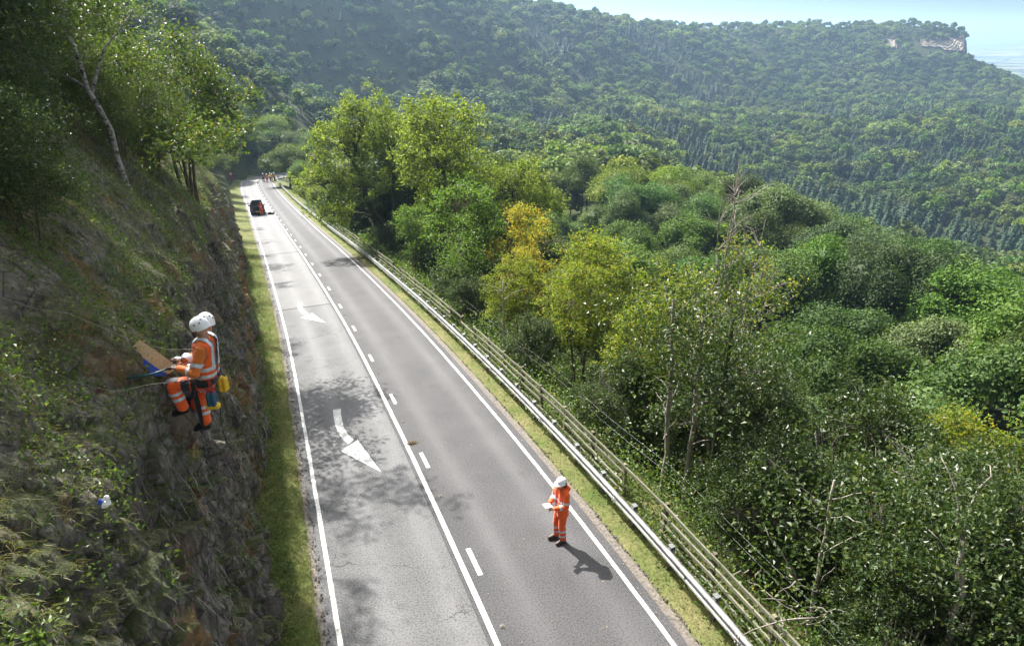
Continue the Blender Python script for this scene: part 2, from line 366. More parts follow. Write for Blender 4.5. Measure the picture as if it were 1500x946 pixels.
def m_road(name, a, b, bump_s, tracks, cracks):
    t = NT(name); uv = t.node('ShaderNodeUVMap').outputs[0]; s = t.sep(uv)
    n1 = t.noise(uv, .55, 5, .6); n2 = t.noise(uv, 26., 3, .7); n3 = t.noise(t.mapping(uv, (1, .12, 1)), 2.2, 5, .65); n4 = t.noise(uv, 95., 2, .6)
    col = t.mix(t.ramp(n1, .36, .66), a, b)
    g = 0
    for u0, w in tracks:
        d = t.math('DIVIDE', t.math('SUBTRACT', s[0], u0), w); gg = t.math('EXPONENT', t.math('MULTIPLY', t.math('MULTIPLY', d, d), -1.))
        g = gg if isinstance(g, int) else t.math('ADD', g, gg)
    g = t.math('MULTIPLY', g, t.ramp(n3, .3, .7, .45, 1.), clamp=True)
    col = t.mix(t.math('MULTIPLY', g, .6), col, tuple(min(1, x * 1.75) for x in b[:3]) + (1,))
    # agglomerate speckle
    col = t.mix(t.ramp(n2, .40, .62, .0, .42), col, tuple(x * 2.0 for x in b[:3]) + (1,)); col = t.mix(t.ramp(n2, .50, .34, 0, .55), col, tuple(x * .35 for x in a[:3]) + (1,))
    rough = t.ramp(g, 0, 1, .62, .5)
    if cracks:
        wv = t.node('ShaderNodeVectorMath', operation='ADD'); t.put(wv.inputs[0], uv); nn = t.noise(uv, 1.7, 4, .6, 0, 1)
        sc = t.node('ShaderNodeVectorMath', operation='SCALE'); t.put(sc.inputs[0], nn); sc.inputs['Scale'].default_value = .8; t.put(wv.inputs[1], sc.outputs[0])
        e = t.voro(t.mapping(wv.outputs[0], (.55, .38, 1)), 1., 'DISTANCE_TO_EDGE'); near = t.ramp(e, .0, .012, 1, 0)
        near = t.math('MULTIPLY', near, t.ramp(t.noise(uv, .5, 2), .48, .58)); col = t.mix(t.math('MULTIPLY', near, .8), col, (.012, .012, .013, 1))
        # resurfaced length beyond the joint at 37 m
        far = t.ramp(s[1], 37.2, 37.3); col = t.mix(t.math('MULTIPLY', far, .42), col, (.17, .171, .174, 1))
        j = t.math('MULTIPLY', t.ramp(s[1], 37.05, 37.1), t.ramp(s[1], 37.32, 37.25)); col = t.mix(t.math('MULTIPLY', j, .8), col, (.02, .02, .02, 1))
        j2 = t.math('MULTIPLY', t.ramp(s[1], 58.0, 58.1), t.ramp(s[1], 58.5, 58.4)); col = t.mix(t.math('MULTIPLY', j2, .7), col, (.03, .03, .03, 1))
    rough = t.ramp(g, 0, 1, .78, .66)
    st = t.ramp(t.noise(t.mapping(uv, (.9, .5, 1)), 1.3, 5, .7), .58, .72, 0, .35); col = t.mix(st, col, (.030, .028, .028, 1))
    h = t.math('ADD', n2, t.math('MULTIPLY', n4, .5))
    return t.done(t.bsdf(col, rough, 0, t.bump(h, bump_s, .02), .28))
def m_paint():
    t = NT('road_paint'); c = t.coord(); n1 = t.noise(c, 14., 5, .7); n2 = t.noise(c, 1.6, 3)
    col = t.mix(t.ramp(n1, .3, .6), (.36, .36, .34, 1), (.60, .60, .58, 1)); w = t.math('MULTIPLY', t.ramp(t.noise(c, 22., 6, .75), .49, .58), t.ramp(n2, .34, .56))
    col = t.mix(w, col, (.16, .155, .15, 1)); return t.done(t.bsdf(col, .6, 0, t.bump(n1, .3, .01), .4))
M['ground'] = m_ground(); M['verge'] = m_verge(); M['plain'] = m_plain(); M['paint'] = m_paint()
M['lane_l'] = m_road('coarse_asphalt', (.064, .065, .067, 1), (.100, .101, .104, 1), .9, [(1.05, .32), (2.35, .34)], True)
M['lane_r'] = m_road('smooth_asphalt', (.039, .039, .041, 1), (.057, .056, .059, 1), .55, [(3.72, .30), (5.35, .30)], False)
M['edge'] = plain('broken_asphalt_edge', (.115, .10, .085), .9, 0, .55, 16, .8)
def m_rock():
    t = NT('cliff_rock'); g = t.node('ShaderNodeNewGeometry'); c = t.coord(); v = t.mapping(c, (1, 1, .45)); n1 = t.noise(v, .9, 7, .65, .4); n2 = t.noise(t.mapping(c, (3, 3, .5)), 3., 7, .7); n3 = t.noise(c, 14., 5, .7); n4 = t.noise(c, .55, 4, .55, .8)
    col = t.mix(t.ramp(n1, .35, .65), (.050, .046, .044, 1), (.22, .20, .178, 1)); col = t.mix(t.ramp(n2, .50, .68), col, (.34, .31, .27, 1)); col = t.mix(t.ramp(t.voro(t.mapping(c, (1, 1, .6)), 3.2, 'DISTANCE_TO_EDGE'), .0, .05, .75, 0), col, (.018, .016, .015, 1))
    oc = t.math('MULTIPLY', t.ramp(n4, .53, .62), t.ramp(n3, .3, .6, .35, 1)); col = t.mix(oc, col, (.27, .155, .062, 1)); rd = t.ramp(t.noise(c, 1.1, 3, .5), .64, .7); col = t.mix(rd, col, (.12, .055, .035, 1))
    wh = t.ramp(t.noise(t.mapping(c, (2, 2, .8)), 4.6, 5, .7), .66, .72); col = t.mix(wh, col, (.42, .40, .38, 1))
    up = t.sep(g.outputs['Normal'])[2]; soil = t.math('MULTIPLY', t.ramp(up, .28, .55), t.ramp(n3, .30, .55, .5, 1)); soil = t.math('MULTIPLY', soil, t.ramp(t.noise(c, .85, 5, .6), .40, .52, .12, 1)); sc = t.mix(t.ramp(n2, .4, .65), (.058, .064, .026, 1), (.115, .118, .050, 1)); sc = t.mix(t.ramp(n1, .42, .56), sc, (.048, .075, .020, 1))
    col = t.mix(soil, col, sc)
    h = t.math('ADD', t.math('MULTIPLY', n2, 1.), t.math('MULTIPLY', n3, .7))
    return t.done(t.bsdf(col, .9, 0, t.bump(h, 1., .09), .25))
M['rock'] = m_rock()
def m_scar():
    t = NT('limestone_scar'); c = t.coord(); n1 = t.noise(c, .09, 6, .7); n2 = t.noise(t.mapping(c, (1, 1, .25)), .16, 5, .6)
    col = t.mix(t.ramp(n1, .38, .62), (.13, .105, .08, 1), (.36, .31, .255, 1)); col = t.mix(t.ramp(n2, .5, .66, 0, .8), col, (.05, .055, .03, 1))
    return t.done(t.bsdf(col, .9, 0, t.bump(n1, .8, 1.), .2))
M['scar'] = m_scar()

# ------------------------------------------------------------------ sheets of ground
az = np.concatenate([np.linspace(-pi, -.9, 40)[:-1], np.linspace(-.9, .9, 420), np.linspace(.9, pi, 40)[1:]]) + YAW
rr = np.concatenate([[.05], np.geomspace(1.2, 3300, 190)])
AZ, RR = np.meshgrid(az, rr); gx = (RR * np.sin(AZ)).ravel(); gy = (RR * np.cos(AZ)).ravel(); gz = ground_z(gx, gy)
q, zz, s = nearest(gx, gy)
under = (q < -3.9) & (q > -16.6) & (gy > -14) & (gy < 104); dd = -q - 3
gz = np.where(under, gz - 2.6 * sstep(0.8, 1.3, dd) * (1 - sstep(11, 13.5, dd)) * (1 - sstep(92, 103, gy)), gz)
cor = (np.abs(q) < 5.2) & (gy > -75); gz = np.where(cor & (gz > zz - .3), np.minimum(gz, zz - .22), gz)
F = grid_faces(len(rr), len(az))
terrain = obj('hillside', mesh_np('hillside', np.c_[gx, gy, gz], [F], [M['ground']], smooth=True)); tag(terrain, 'wooded hillside falling from the road into the valley and up to the escarpment', kind='structure')
ra = np.geomspace(900, 30000, 60); aa = np.linspace(-pi, pi, 181)
A2, R2 = np.meshgrid(aa, ra); vale = obj('plain', mesh_np('plain', np.c_[(R2 * np.sin(A2)).ravel(), (R2 * np.cos(A2)).ravel(), np.full(A2.size, PLAIN_Z)], [grid_faces(60, 181)], [M['plain']]))
tag(vale, 'hazy flat farmland reaching the horizon beyond the cliff nose', kind='structure')

def ribbon(qs, zs, i0, i1, step=1, follow=0.):
    """V, quads, uv of a strip along the road at offsets qs (from the centre) and heights zs"""
    idx = np.arange(i0, i1, step); V = []; U = []
    for qq, zq in zip(qs, zs):
        V.append(np.c_[PTH[idx, 0] + PN[idx, 0] * qq, PTH[idx, 1] + PN[idx, 1] * qq, PTH[idx, 2] + zq]); U.append(np.c_[np.full(len(idx), qq + 3.), PS[idx]])
    V = np.stack(V, 1); U = np.stack(U, 1); return V.reshape(-1, 3), grid_faces(len(idx), len(qs))[:, ::-1], U.reshape(-1, 2)
NP_ = len(PTH); I0 = 60
ql = np.linspace(-3.24, -.31, 8); qr = np.linspace(-.31, 3.26, 8)
V1, Q1, U1 = ribbon(ql, ql * 0 - .004, I0, NP_); V2, Q2, U2 = ribbon(qr, qr * 0 + .012, I0, NP_)
road = obj('road', mesh_np('road', np.r_[V1, V2], [np.r_[Q1, Q2 + len(V1)]], [M['lane_l'], M['lane_r']], midx=np.r_[np.zeros(len(Q1)), np.ones(len(Q2))], uv=np.r_[U1, U2]))
tag(road, 'two lane asphalt road running down the bank below the rock face', kind='structure')
def wob(V, amp, seed):
    V = V.copy(); V[:, 0] += amp * 2 * fbm(V * np.array([3., 3, 0]) + V[:, :1] * 0, 3, seed); return V
qe = [3.24, 3.36, 3.46, 3.50]; V, Q, U = ribbon(qe, [.008, .0, .012, -.12], I0, 441); obj('broken_edge', mesh_np('broken_edge', wob(V, .05, 3), [Q], [M['edge']], uv=U), road)
qe = [-3.44, -3.37, -3.29, -3.20]; V, Q, U = ribbon(qe, [-.12, .012, -.004, -.009], I0, 441); obj('broken_edge', mesh_np('broken_edge', wob(V, .06, 4), [Q], [M['edge']], uv=U), road)
V, Q, U = ribbon([3.44, 3.55, 3.8, 4.2, 4.6, 5.0, 5.6, 6.3], [-.05, .03, .045, .03, .01, -.08, -.34, -.75], I0, 441); V[:, 2] += .05 * fbm(V * 2.2, 3, 8)
verge_r = obj('grass_verge', mesh_np('grass_verge', V, [Q], [M['verge']], smooth=True)); tag(verge_r, 'narrow dry grass verge under the crash barrier', kind='structure')
V, Q, U = ribbon([-6.2, -5.2, -4.5, -4.2, -3.95, -3.7, -3.45, -3.28], [.42, .28, .19, .14, .09, .06, .03, -.05], I0, 470); V[:, 2] += .06 * fbm(V * 2.2, 3, 18)
verge_l = obj('grass_verge', mesh_np('grass_verge', V, [Q], [M['verge']], smooth=True)); tag(verge_l, 'green grass verge along the foot of the rock face', kind='structure')

# ------------------------------------------------------------------ painted markings: parts of the road
def road_pt(u, s, z):
    """u metres right of the left edge line, s metres along"""
    return np.array([np.interp(s, PS, PX) + np.interp(s, PS, PN[:, 0]) * (u - 3), np.interp(s, PS, PY) + np.interp(s, PS, PN[:, 1]) * (u - 3), np.interp(s, PS, PZ) + z])
def strip(name, u, w, z, i0=I0, i1=NP_):
    V, Q, U = ribbon([u - 3 - w / 2, u - 3 + w / 2], [z, z], i0, i1); e = (fbm(np.c_[U * 6., U[:, :1] * 0], 3, 21)) * .02; V[:, 0] += e
    return obj(name, mesh_np(name, V, [Q], [M['paint']], uv=U), road)
strip('edge_line', 0, .10, .000); strip('edge_line', 6.0, .10, .017); strip('centre_line', 2.84, .115, .017)
sdash = 11.15; dash_me = None
for kk in range(-3, 28):
    s0 = sdash + 4.92 * kk
    V = [road_pt(3.13 + a, s0 + b, .017) for b in (0, .32, .64, .98) for a in (-.055, .055)]
    obj('centre_dash', mesh_np('centre_dash', V, [grid_faces(4, 2)[:, ::-1]], [M['paint']]), road)
    if kk < 18:      # cat's eye: a low housing with two lenses
        c = road_pt(3.08, s0 + 3.35, .012); b = MB(); b.box(c + [0, 0, .008], (.10, .10, .012)); b.box(c + [0, 0, .018], (.07, .05, .014)); st = b.build('road_stud', M['edge'], road)
def arrow(pts_tail, head, nm='turn_arrow'):
    V = [road_pt(x, y, .0035) for x, y in pts_tail] + [road_pt(x, y, .0035) for x, y in head]; nt = len(pts_tail) // 2
    Q = [[2 * i, 2 * i + 2, 2 * i + 3, 2 * i + 1] for i in range(nt - 1)]; b = 2 * nt
    return obj(nm, mesh_np(nm, V, [np.array(Q), np.array([[b, b + 1, b + 2]])], [M['paint']]), road)
tl = [(1.03, 21.45), (1.29, 21.45), (.99, 20.9), (1.245, 20.95), (.97, 20.35), (1.22, 20.45), (.97, 19.85), (1.205, 19.98), (1.0, 19.4), (1.225, 19.55), (1.07, 18.97), (1.285, 19.15), (1.18, 18.55), (1.39, 18.75)]
arrow(tl, [(1.50, 18.72), (.92, 18.18), (1.84, 16.4)])
arrow([(x - .02, y + 16.9) for x, y in tl], [(1.55, 35.55), (.9, 34.9), (1.98, 33.2)])

# ------------------------------------------------------------------ the rock face and the steep bank above it
def cliff_pts(yy, cp):
    """profile arc position cp (0..1 list of d,h) swept along y"""
    d = cp[0]; h = cp[1]; Y, D = np.meshgrid(yy, d, indexing='ij'); _, Hh = np.meshgrid(yy, h, indexing='ij')
    return Y, D, Hh
arc = np.concatenate([[0], np.cumsum(np.hypot(np.diff(CD[:11]), np.diff(CH[:11])))])
sp = np.concatenate([np.arange(0, 9.5, .048), np.arange(9.5, arc[-1], .13), [arc[-1]]])
dprof = np.interp(sp, arc, CD[:11]); hprof = np.interp(sp, arc, CH[:11])
for _ in range(24):                                      # round the brow
    dprof[1:-1] = (dprof[:-2] + dprof[1:-1] * 2 + dprof[2:]) / 4; hprof[1:-1] = (hprof[:-2] + hprof[1:-1] * 2 + hprof[2:]) / 4
yl = [-14.]
while yl[-1] < 106: yl.append(yl[-1] + (.35 if yl[-1] < 2 else max(.048, .0050 * yl[-1])))
yl = np.array(yl); Y, D, Hh = cliff_pts(yl, (dprof, hprof)); fac = hfac(Y)
bx_ = np.interp(Y, PY[:441], PX[:441]) - 3.; bz_ = zroad(Y)
tn = np.gradient(np.c_[dprof, hprof], axis=0); tn /= np.linalg.norm(tn, axis=1)[:, None]
nx = np.broadcast_to(tn[:, 1], Y.shape); nzv = np.broadcast_to(tn[:, 0], Y.shape)     # outward normal (+x, z)
P0 = np.stack([bx_ - D - .08 - .30 * sstep(11.5, 15, Y) * sstep(.8, 4.5, Hh) - .38 * sstep(20, 42, Y) - .35 * sstep(45, 85, Y), Y, bz_ + Hh * fac], -1).reshape(-1, 3)
facew = np.broadcast_to((1 - sstep(5.6, 8.6, sp)) * sstep(0, .8, sp), Y.shape).ravel(); slopew = np.broadcast_to(sstep(6.0, 8.5, sp), Y.shape).ravel()
Pn = P0 * np.array([1, 1, 1.])
dsp = 1.15 * fbm(Pn / np.array([2.6, 2.6, 3.6]), 4, 31) * (.25 + .75 * facew) + .55 * fbm(Pn / np.array([5., 4.2, 5.]), 3, 32) * slopew
ci, ce = cells(Pn / np.array([.9, .75, .9]) + .35 * np.stack([fbm(Pn * 1.1, 2, 41), fbm(Pn * 1.1, 2, 42), fbm(Pn * 1.1, 2, 43)], 1), 51)
ci2, ce2 = cells(Pn / np.array([.34, .26, .36]), 61)
blk = .55 * facew + .30 * slopew * sstep(.02, .16, fbm(Pn / 1.7, 3, 71))
dsp += (ci - .5) * .62 * blk + (ci2 - .5) * .32 * blk - .14 * (1 - sstep(0, .12, ce)) * blk
rid = 1 - 2 * np.abs(fbm(Pn / np.array([.8, .38, 2.6]), 4, 81)); dsp += (rid - .8) * .34 * facew + .15 * fbm(Pn * 5., 3, 91) + .10 * fbm(Pn * 12., 3, 92)
gul = fbm(np.c_[Pn[:, 1] / 1.5 + Pn[:, 0] * .25, Pn[:, 0] * .1, Pn[:, 0] * 0], 3, 97); dsp += gul * .8 * slopew      # runnels down the bank
dsp += .42 * np.exp(-(((P0[:, 1] - 9.6) / 1.2) ** 2 + ((P0[:, 2] - 5.9) / 1.3) ** 2))
dsp *= np.broadcast_to(sstep(0, .5, sp), Y.shape).ravel()
Pc = P0.copy(); Pc[:, 0] += nx.ravel() * dsp; Pc[:, 2] += nzv.ravel() * dsp
climb0 = np.exp(-(((Pc[:, 1] - 9.6) / 1.3) ** 2 + ((Pc[:, 2] - 5.6) / 1.6) ** 2)); 
cliff = obj('rock_face', mesh_np('rock_face', Pc, [grid_faces(len(yl), len(sp))], [M['rock']], smooth=False))
tag(cliff, 'dark shaded rock face and steep overgrown bank along the road', kind='structure')
CG = Pc.reshape(len(yl), len(sp), 3); cn_ = np.cross(np.gradient(CG, axis=0), np.gradient(CG, axis=1)); cn_ = norm(cn_)
if cn_[..., 0].mean() < 0: cn_ = -cn_
def bank_z(x, y):
    """surface height of the bank above (x, y), for standing things on it"""
    i = np.argmin(np.abs(yl - y)); row = CG[i]; k0 = int(np.argmax(sp > 7.0)); k = k0 + np.argmin(np.abs(row[k0:, 0] - x)); return float(row[k, 2])
# ------------------------------------------------------------------ foliage builders
def leaves_np(C, size, up=.55, droop=.15, rng=RNG, wid=.62, fold=.18):
    """folded kite leaves: 4 corners, 2 triangles each"""
    n = len(C); size = np.broadcast_to(size, (n,)) * rng.uniform(.65, 1.3, n)
    nr = norm(rng.normal(size=(n, 3)) * (1 - up) + np.array([0, 0, up]) + rng.normal(size=(n, 3)) * .25)
    d = norm(np.cross(nr, rng.normal(size=(n, 3)))); d[:, 2] -= droop; d = norm(d); sd = norm(np.cross(d, nr)); L = size[:, None]
    b = C - d * L * .5; tip = C + d * L * .5; m = C - d * L * .05
    l = m + sd * L * wid * .5 + nr * L * fold; r = m - sd * L * wid * .5 + nr * L * fold
    V = np.stack([b, r, tip, l], 1).reshape(-1, 3); i = np.arange(n)[:, None] * 4
    return V, np.concatenate([i + [0, 1, 2], i + [0, 2, 3]])
def blades_np(P, L, w, lean, rng=RNG, dirn=None):
    """bent two-piece blades of grass rooted at P"""
    n = len(P); a = rng.uniform(0, 2 * pi, n); h = np.stack([np.cos(a), np.sin(a), np.zeros(n)], 1)
    if dirn is not None: h = norm(h * .8 + np.asarray(dirn))
    L = (L * rng.uniform(.5, 1.4, n))[:, None]; w = w * rng.uniform(.6, 1.4, n)[:, None]; sd = norm(np.cross(h, rng.normal(size=(n, 3))))
    m = P + np.array([0, 0, 1]) * L * .55 * (1 - lean * .5) + h * L * .25 * (.5 + lean); t = m + h * L * .5 * (.4 + lean) + np.array([0, 0, 1]) * L * .35 * (1 - 1.6 * lean)
    V = np.stack([P - sd * w / 2, P + sd * w / 2, m - sd * w / 2, m + sd * w / 2, t], 1).reshape(-1, 3); i = np.arange(n)[:, None] * 5
    return V, i + [0, 1, 3, 2], i + [2, 3, 4]
def curve(p0, p1, bow, rng, n=6, wob=.08):
    t = np.linspace(0, 1, n)[:, None]; p0 = np.asarray(p0, float); p1 = np.asarray(p1, float); L = np.linalg.norm(p1 - p0)
    P = p0 + (p1 - p0) * t + np.asarray(bow) * np.sin(t * pi) * L; w = rng.normal(size=(n, 3)) * wob * L * .3; w[0] = 0; w[-1] *= .3
    return P + w
def tree_meshes(name, seed, blobs, trunks, nclus, leaf, lsize, per, crad, leafmat, barkmat, up=.5, droop=.2, twig=.012, shell=.62, flat=.75, gap=.22, gap_s=.75):
    """blobs: (cx,cy,cz,rx,ry,rz) crown masses; trunks: list of (path points, base radius). Returns (crown mesh, wood mesh)"""
    rng = np.random.default_rng(seed); wood = MB(); vol = np.array([b[3] * b[4] + b[3] * b[5] for b in blobs]); cl = []; ends = []
    for P, r in trunks:
        P = np.asarray(P, float); k = np.linspace(0, 1, len(P) * 3 - 2); Pp = np.stack([np.interp(k, np.linspace(0, 1, len(P)), P[:, a]) for a in range(3)], 1)
        Pp[1:-1] += rng.normal(size=(len(Pp) - 2, 3)) * r * .35; wood.tube(Pp, r * (1 - .72 * k) * (1 + .35 * np.exp(-k * 14)), 8)
        ends.append((Pp, r))
    for bi, b in enumerate(blobs):
        c = np.array(b[:3]); R = np.array(b[3:])
        # limb from the nearest trunk
        best = min(ends, key=lambda e: np.min(np.linalg.norm(e[0] - (c - [0, 0, R[2] * .6]), axis=1) + .25 * np.abs(e[0][:, 2] - c[2])))
        low = best[0][best[0][:, 2] < c[2] - .15 * R[2]]; low = low if len(low) else best[0][:1]
        j = np.argmin(np.linalg.norm(low - (c - [0, 0, R[2] * .9]), axis=1)); lr = best[1] * (1 - .7 * j / len(best[0])) * .55
        limb = curve(low[j], c, (0, 0, .08), rng, 7); wood.tube(limb, np.linspace(lr, lr * .35, 7), 6)
        n = max(3, int(nclus * vol[bi] / vol.sum())); u = norm(rng.normal(size=(n, 3))); u[:, 2] = np.where(u[:, 2] < -.55, -u[:, 2] * .5, u[:, 2])
        rad = rng.uniform(shell, 1.0, n) ** .7; P = c + u * R * rad[:, None] * (1 + .16 * rng.normal(size=(n, 1))); cl.append(P)
        for p in P[::2]:
            s = limb[rng.integers(2, 7)]; wood.tube(curve(s, p, (0, 0, .05), rng, 5, .12), np.linspace(lr * .28, twig * .6, 5).clip(twig * .6, None), 4, False)
    cl = np.concatenate(cl); g_ = fbm(cl * gap_s + seed, 3, seed); cl = cl[g_ > np.quantile(g_, gap)]; n = len(cl); cs = crad * rng.uniform(.6, 1.35, n)
    off = rng.normal(size=(n, per, 3)) * np.array([1, 1, flat]) * .52; Cn = (cl[:, None, :] + off * cs[:, None, None]).reshape(-1, 3)
    V, T = leaves_np(Cn, lsize, up, droop, rng)
    crown = mesh_np(name + '_crown', V, [T], [leafmat]); return crown, wood.mesh(name + '_trunk', barkmat, True)
def plant(name, meshes, loc, rz=0, sc=1, label='', cat='tree', group=None, parts=('crown', 'trunk'), sz=None):
    r = empty(name, loc, rz, label, cat, group); r.scale = (sc, sc, sz or sc)
    for nm, me in zip(parts, meshes): obj(nm, me, r)
    return r

# ------------------------------------------------------------------ trees beside the fence (right of the road)
ashA = tree_meshes('ash', 101, [(0, 0, 11.2, 2.6, 2.6, 2.2), (-2.6, .3, 9.3, 2.6, 2.5, 2.2), (2.2, 0, 9.6, 2.4, 2.6, 2.2), (-4.3, -.6, 6.6, 2.2, 2.2, 1.7), (-1.4, -1.3, 6.4, 2.3, 2., 1.8), (2.6, -.6, 6.8, 2.2, 2.2, 1.8), (-3.8, -.8, 4.1, 1.7, 1.7, 1.2), (.6, 1.5, 8.6, 2.5, 2.3, 2.)],
    [([(1.2, 0, -1.), (.8, 0, 2), (-.4, 0, 5), (-1.2, .1, 8), (-1., 0, 10.5)], .34), ([(1.6, .2, -1), (1.9, .2, 3), (2.1, .1, 7), (1.6, 0, 10)], .24)], 620, None, .19, 46, .46, M['ash'], M['ivybark'], .42, .3)
ashB = tree_meshes('ash', 102, [(0, 0, 10.2, 2.7, 2.7, 2.2), (-2.2, 0, 8.4, 2.4, 2.4, 2.1), (2.7, .2, 8.2, 2.4, 2.4, 2.1), (3.8, 0, 5.6, 2.1, 2.1, 1.8), (.2, -1.2, 6.4, 2.4, 2., 1.9), (-2.9, -.6, 5.3, 1.9, 1.9, 1.5)],
    [([(0, 0, -1.2), (.1, 0, 2.5), (.5, 0, 5.5), (.2, 0, 9)], .30), ([(-.7, .2, -1), (-1., .2, 3), (-1.8, 0, 7)], .2)], 600, None, .18, 44, .45, M['ash'], M['ivybark'], .42, .3)
green = tree_meshes('field_maple', 103, [(0, 0, 6.2, 1.7, 1.7, 1.4), (-1.1, 0, 4.9, 1.4, 1.4, 1.2), (1.3, .1, 4.8, 1.5, 1.4, 1.2), (.1, -.6, 3.5, 1.7, 1.3, 1.1)], [([(0, 0, -.8), (.1, 0, 2), (0, 0, 5.6)], .11), ([(.35, .1, -.8), (.6, 0, 2.4), (.9, 0, 4.6)], .07)], 250, None, .15, 44, .32, M['green'], M['bark'], .45, .25)
maple = tree_meshes('sycamore', 104, [(0, 0, 6.1, 1.5, 1.5, 1.2), (-1.2, 0, 4.9, 1.5, 1.5, 1.2), (1.2, 0, 5.0, 1.5, 1.5, 1.2), (-.6, -.6, 3.6, 1.6, 1.3, 1.1), (1.2, -.4, 3.4, 1.4, 1.3, 1.)], [([(0, 0, -.8), (.1, 0, 2.), (-.1, 0, 5.4)], .085), ([(-.4, .1, -.8), (-.7, 0, 2), (-1.2, 0, 4.6)], .06), ([(.4, 0, -.8), (.8, 0, 2), (1.2, 0, 4.6)], .06)], 330, None, .122, 46, .31, M['maple'], M['bark'], .4, .3)
autumn = tree_meshes('autumn_maple', 105, [(0, 0, 6.5, 1.3, 1.3, 1.2), (-1., 0, 5.3, 1.2, 1.2, 1.1), (1., 0, 5.2, 1.2, 1.2, 1.1), (.1, -.3, 4.0, 1.5, 1.2, .9)], [([(0, 0, -.8), (.05, 0, 2.5), (0, 0, 6)], .08), ([(.3, 0, -.8), (.5, 0, 2.5), (.8, 0, 5)], .05), ([(-.3, .1, -.8), (-.5, 0, 2.5), (-.9, 0, 5)], .05)], 120, None, .13, 50, .42, M['autumn'], M['bark'], .4, .3)
hz = []
for k in range(4):
    rg = np.random.default_rng(200 + k); bl = []
    for a in np.linspace(0, 2 * pi, 6)[:-1] + rg.uniform(0, 1): bl.append((1.35 * cos(a), 1.35 * sin(a), rg.uniform(3.0, 4.2), 1.25, 1.25, 1.15))
    for a in np.linspace(0, 2 * pi, 6)[:-1] + rg.uniform(0, 1): bl.append((1.5 * cos(a), 1.5 * sin(a), rg.uniform(1.2, 2.4), 1.15, 1.15, 1.0))
    bl += [(0, 0, 5.0, 1.5, 1.5, 1.0), (.4, -.2, 4.2, 1.5, 1.5, 1.)]
    tk = [([(.16 * cos(a), .16 * sin(a), -.9), (.3 * cos(a), .3 * sin(a), 1.2), (.8 * cos(a), .8 * sin(a), 3), (1.2 * cos(a), 1.2 * sin(a), 4.5)], rg.uniform(.035, .065)) for a in rg.uniform(0, 2 * pi, 7)]
    hz.append(tree_meshes('hazel', 210 + k, bl, tk, 800, None, .104, 56, .28, M['hazel'], M['bark_pale'], .5, .22, .007, .5, gap=.34, gap_s=1.1))
def right_of_edge(e, y): return float(xroad(y) + 3.3 + e)
def gz1(x, y): return float(ground_z([x], [y])[0])
def on(x, y, dz=0.): return (x, y, gz1(x, y) + dz)
plant('ash_tree', ashA, on(8.5, 55.8), .2, .98, 'tall pale green ash with a leaning ivy-covered trunk by the bend')
plant('ash_tree', ashB, on(13.2, 51), 1.2, 1.22, 'broad light green ash standing just uphill of the leaning ivy-covered one')
plant('ash_tree', ashB, on(18.5, 49.5), 3.6, 1.02, 'smaller pale ash on the slope behind the broad light green ash')
plant('ash_tree', ashA, on(9.6, 75), 2.4, .72, 'low ash by the fence just before the people on the road', group=None)
plant('maple_tree', green, on(10.6, 36.5), .4, 1.05, 'fresh green young maple in front of the ashes above the wooden fence')
plant('maple_tree', green, on(8.9, 41.5), 2.0, .72, 'short fresh green maple at the foot of the ivy-covered ash')
plant('maple_tree', autumn, on(13.6, 34.5), .2, 1.03, 'slender maple turned orange and yellow beside the green trees')
plant('maple_tree', autumn, on(11.8, 30.5), 2.1, .7, 'short yellowing maple just below the orange one')
YM = [((11.2, 16.6), 2.7, .80, 'yellow-green sycamore in front of the bare sapling stems'), ((14.0, 26.5), 3.3, 1.0, 'tall yellow-green sycamore downhill of the orange maple'), ((12.4, 24.5), .3, .96, 'yellow-green sycamore between the orange maple and the bare sapling'), ((10.9, 21.2), 2.0, .80, 'yellow-green sycamore bush close to the fence before the bare sapling'), ((13.4, 19.6), 4.1, .95, 'yellow-green sycamore directly behind the bare-branched sapling'), ((10.0, 26.5), 5.0, .66, 'low yellow-green sycamore bush beside the thin grey trunk'), ((15.6, 9.4), 1.1, .86, 'bright yellow-green sycamore at the edge of the view above the hazel thicket')]
for (x, y), rz, s, lb in YM: plant('sycamore_tree', maple, on(x, y), rz, s, lb)
HZ = [((11.6, 13.4), 0, .90), ((13.2, 10.4), 1, 1.0), ((9.9, 10.0), 2, .66), ((11.6, 7.6), 3, .92), ((14.4, 7.2), 0, 1.02), ((9.9, 6.0), 1, .62), ((12.6, 4.6), 2, .95), ((10.6, 2.6), 3, .75), ((15.8, 3.6), 0, 1.0), ((13.8, 15.4), 2, .85), ((16.2, 10.6), 3, .95), ((9.6, 16.4), 1, .58), ((11.3, 17.6), 0, .66), ((9.3, 22.6), 3, .52), ((9.0, 30.5), 2, .5), ((9.3, 35.), 0, .5), ((10.6, 46.5), 1, .62), ((8.6, 52), 2, .55), ((8.3, 66), 3, .62), ((7.9, 84), 0, .7), ((13.2, 41), 2, .8), ((16.2, 30.2), 1, .8), ((18, 20), 3, .85), ((19, 13), 2, .9), ((17.5, 38), 0, .85), ((13., 66), 1, .9)]
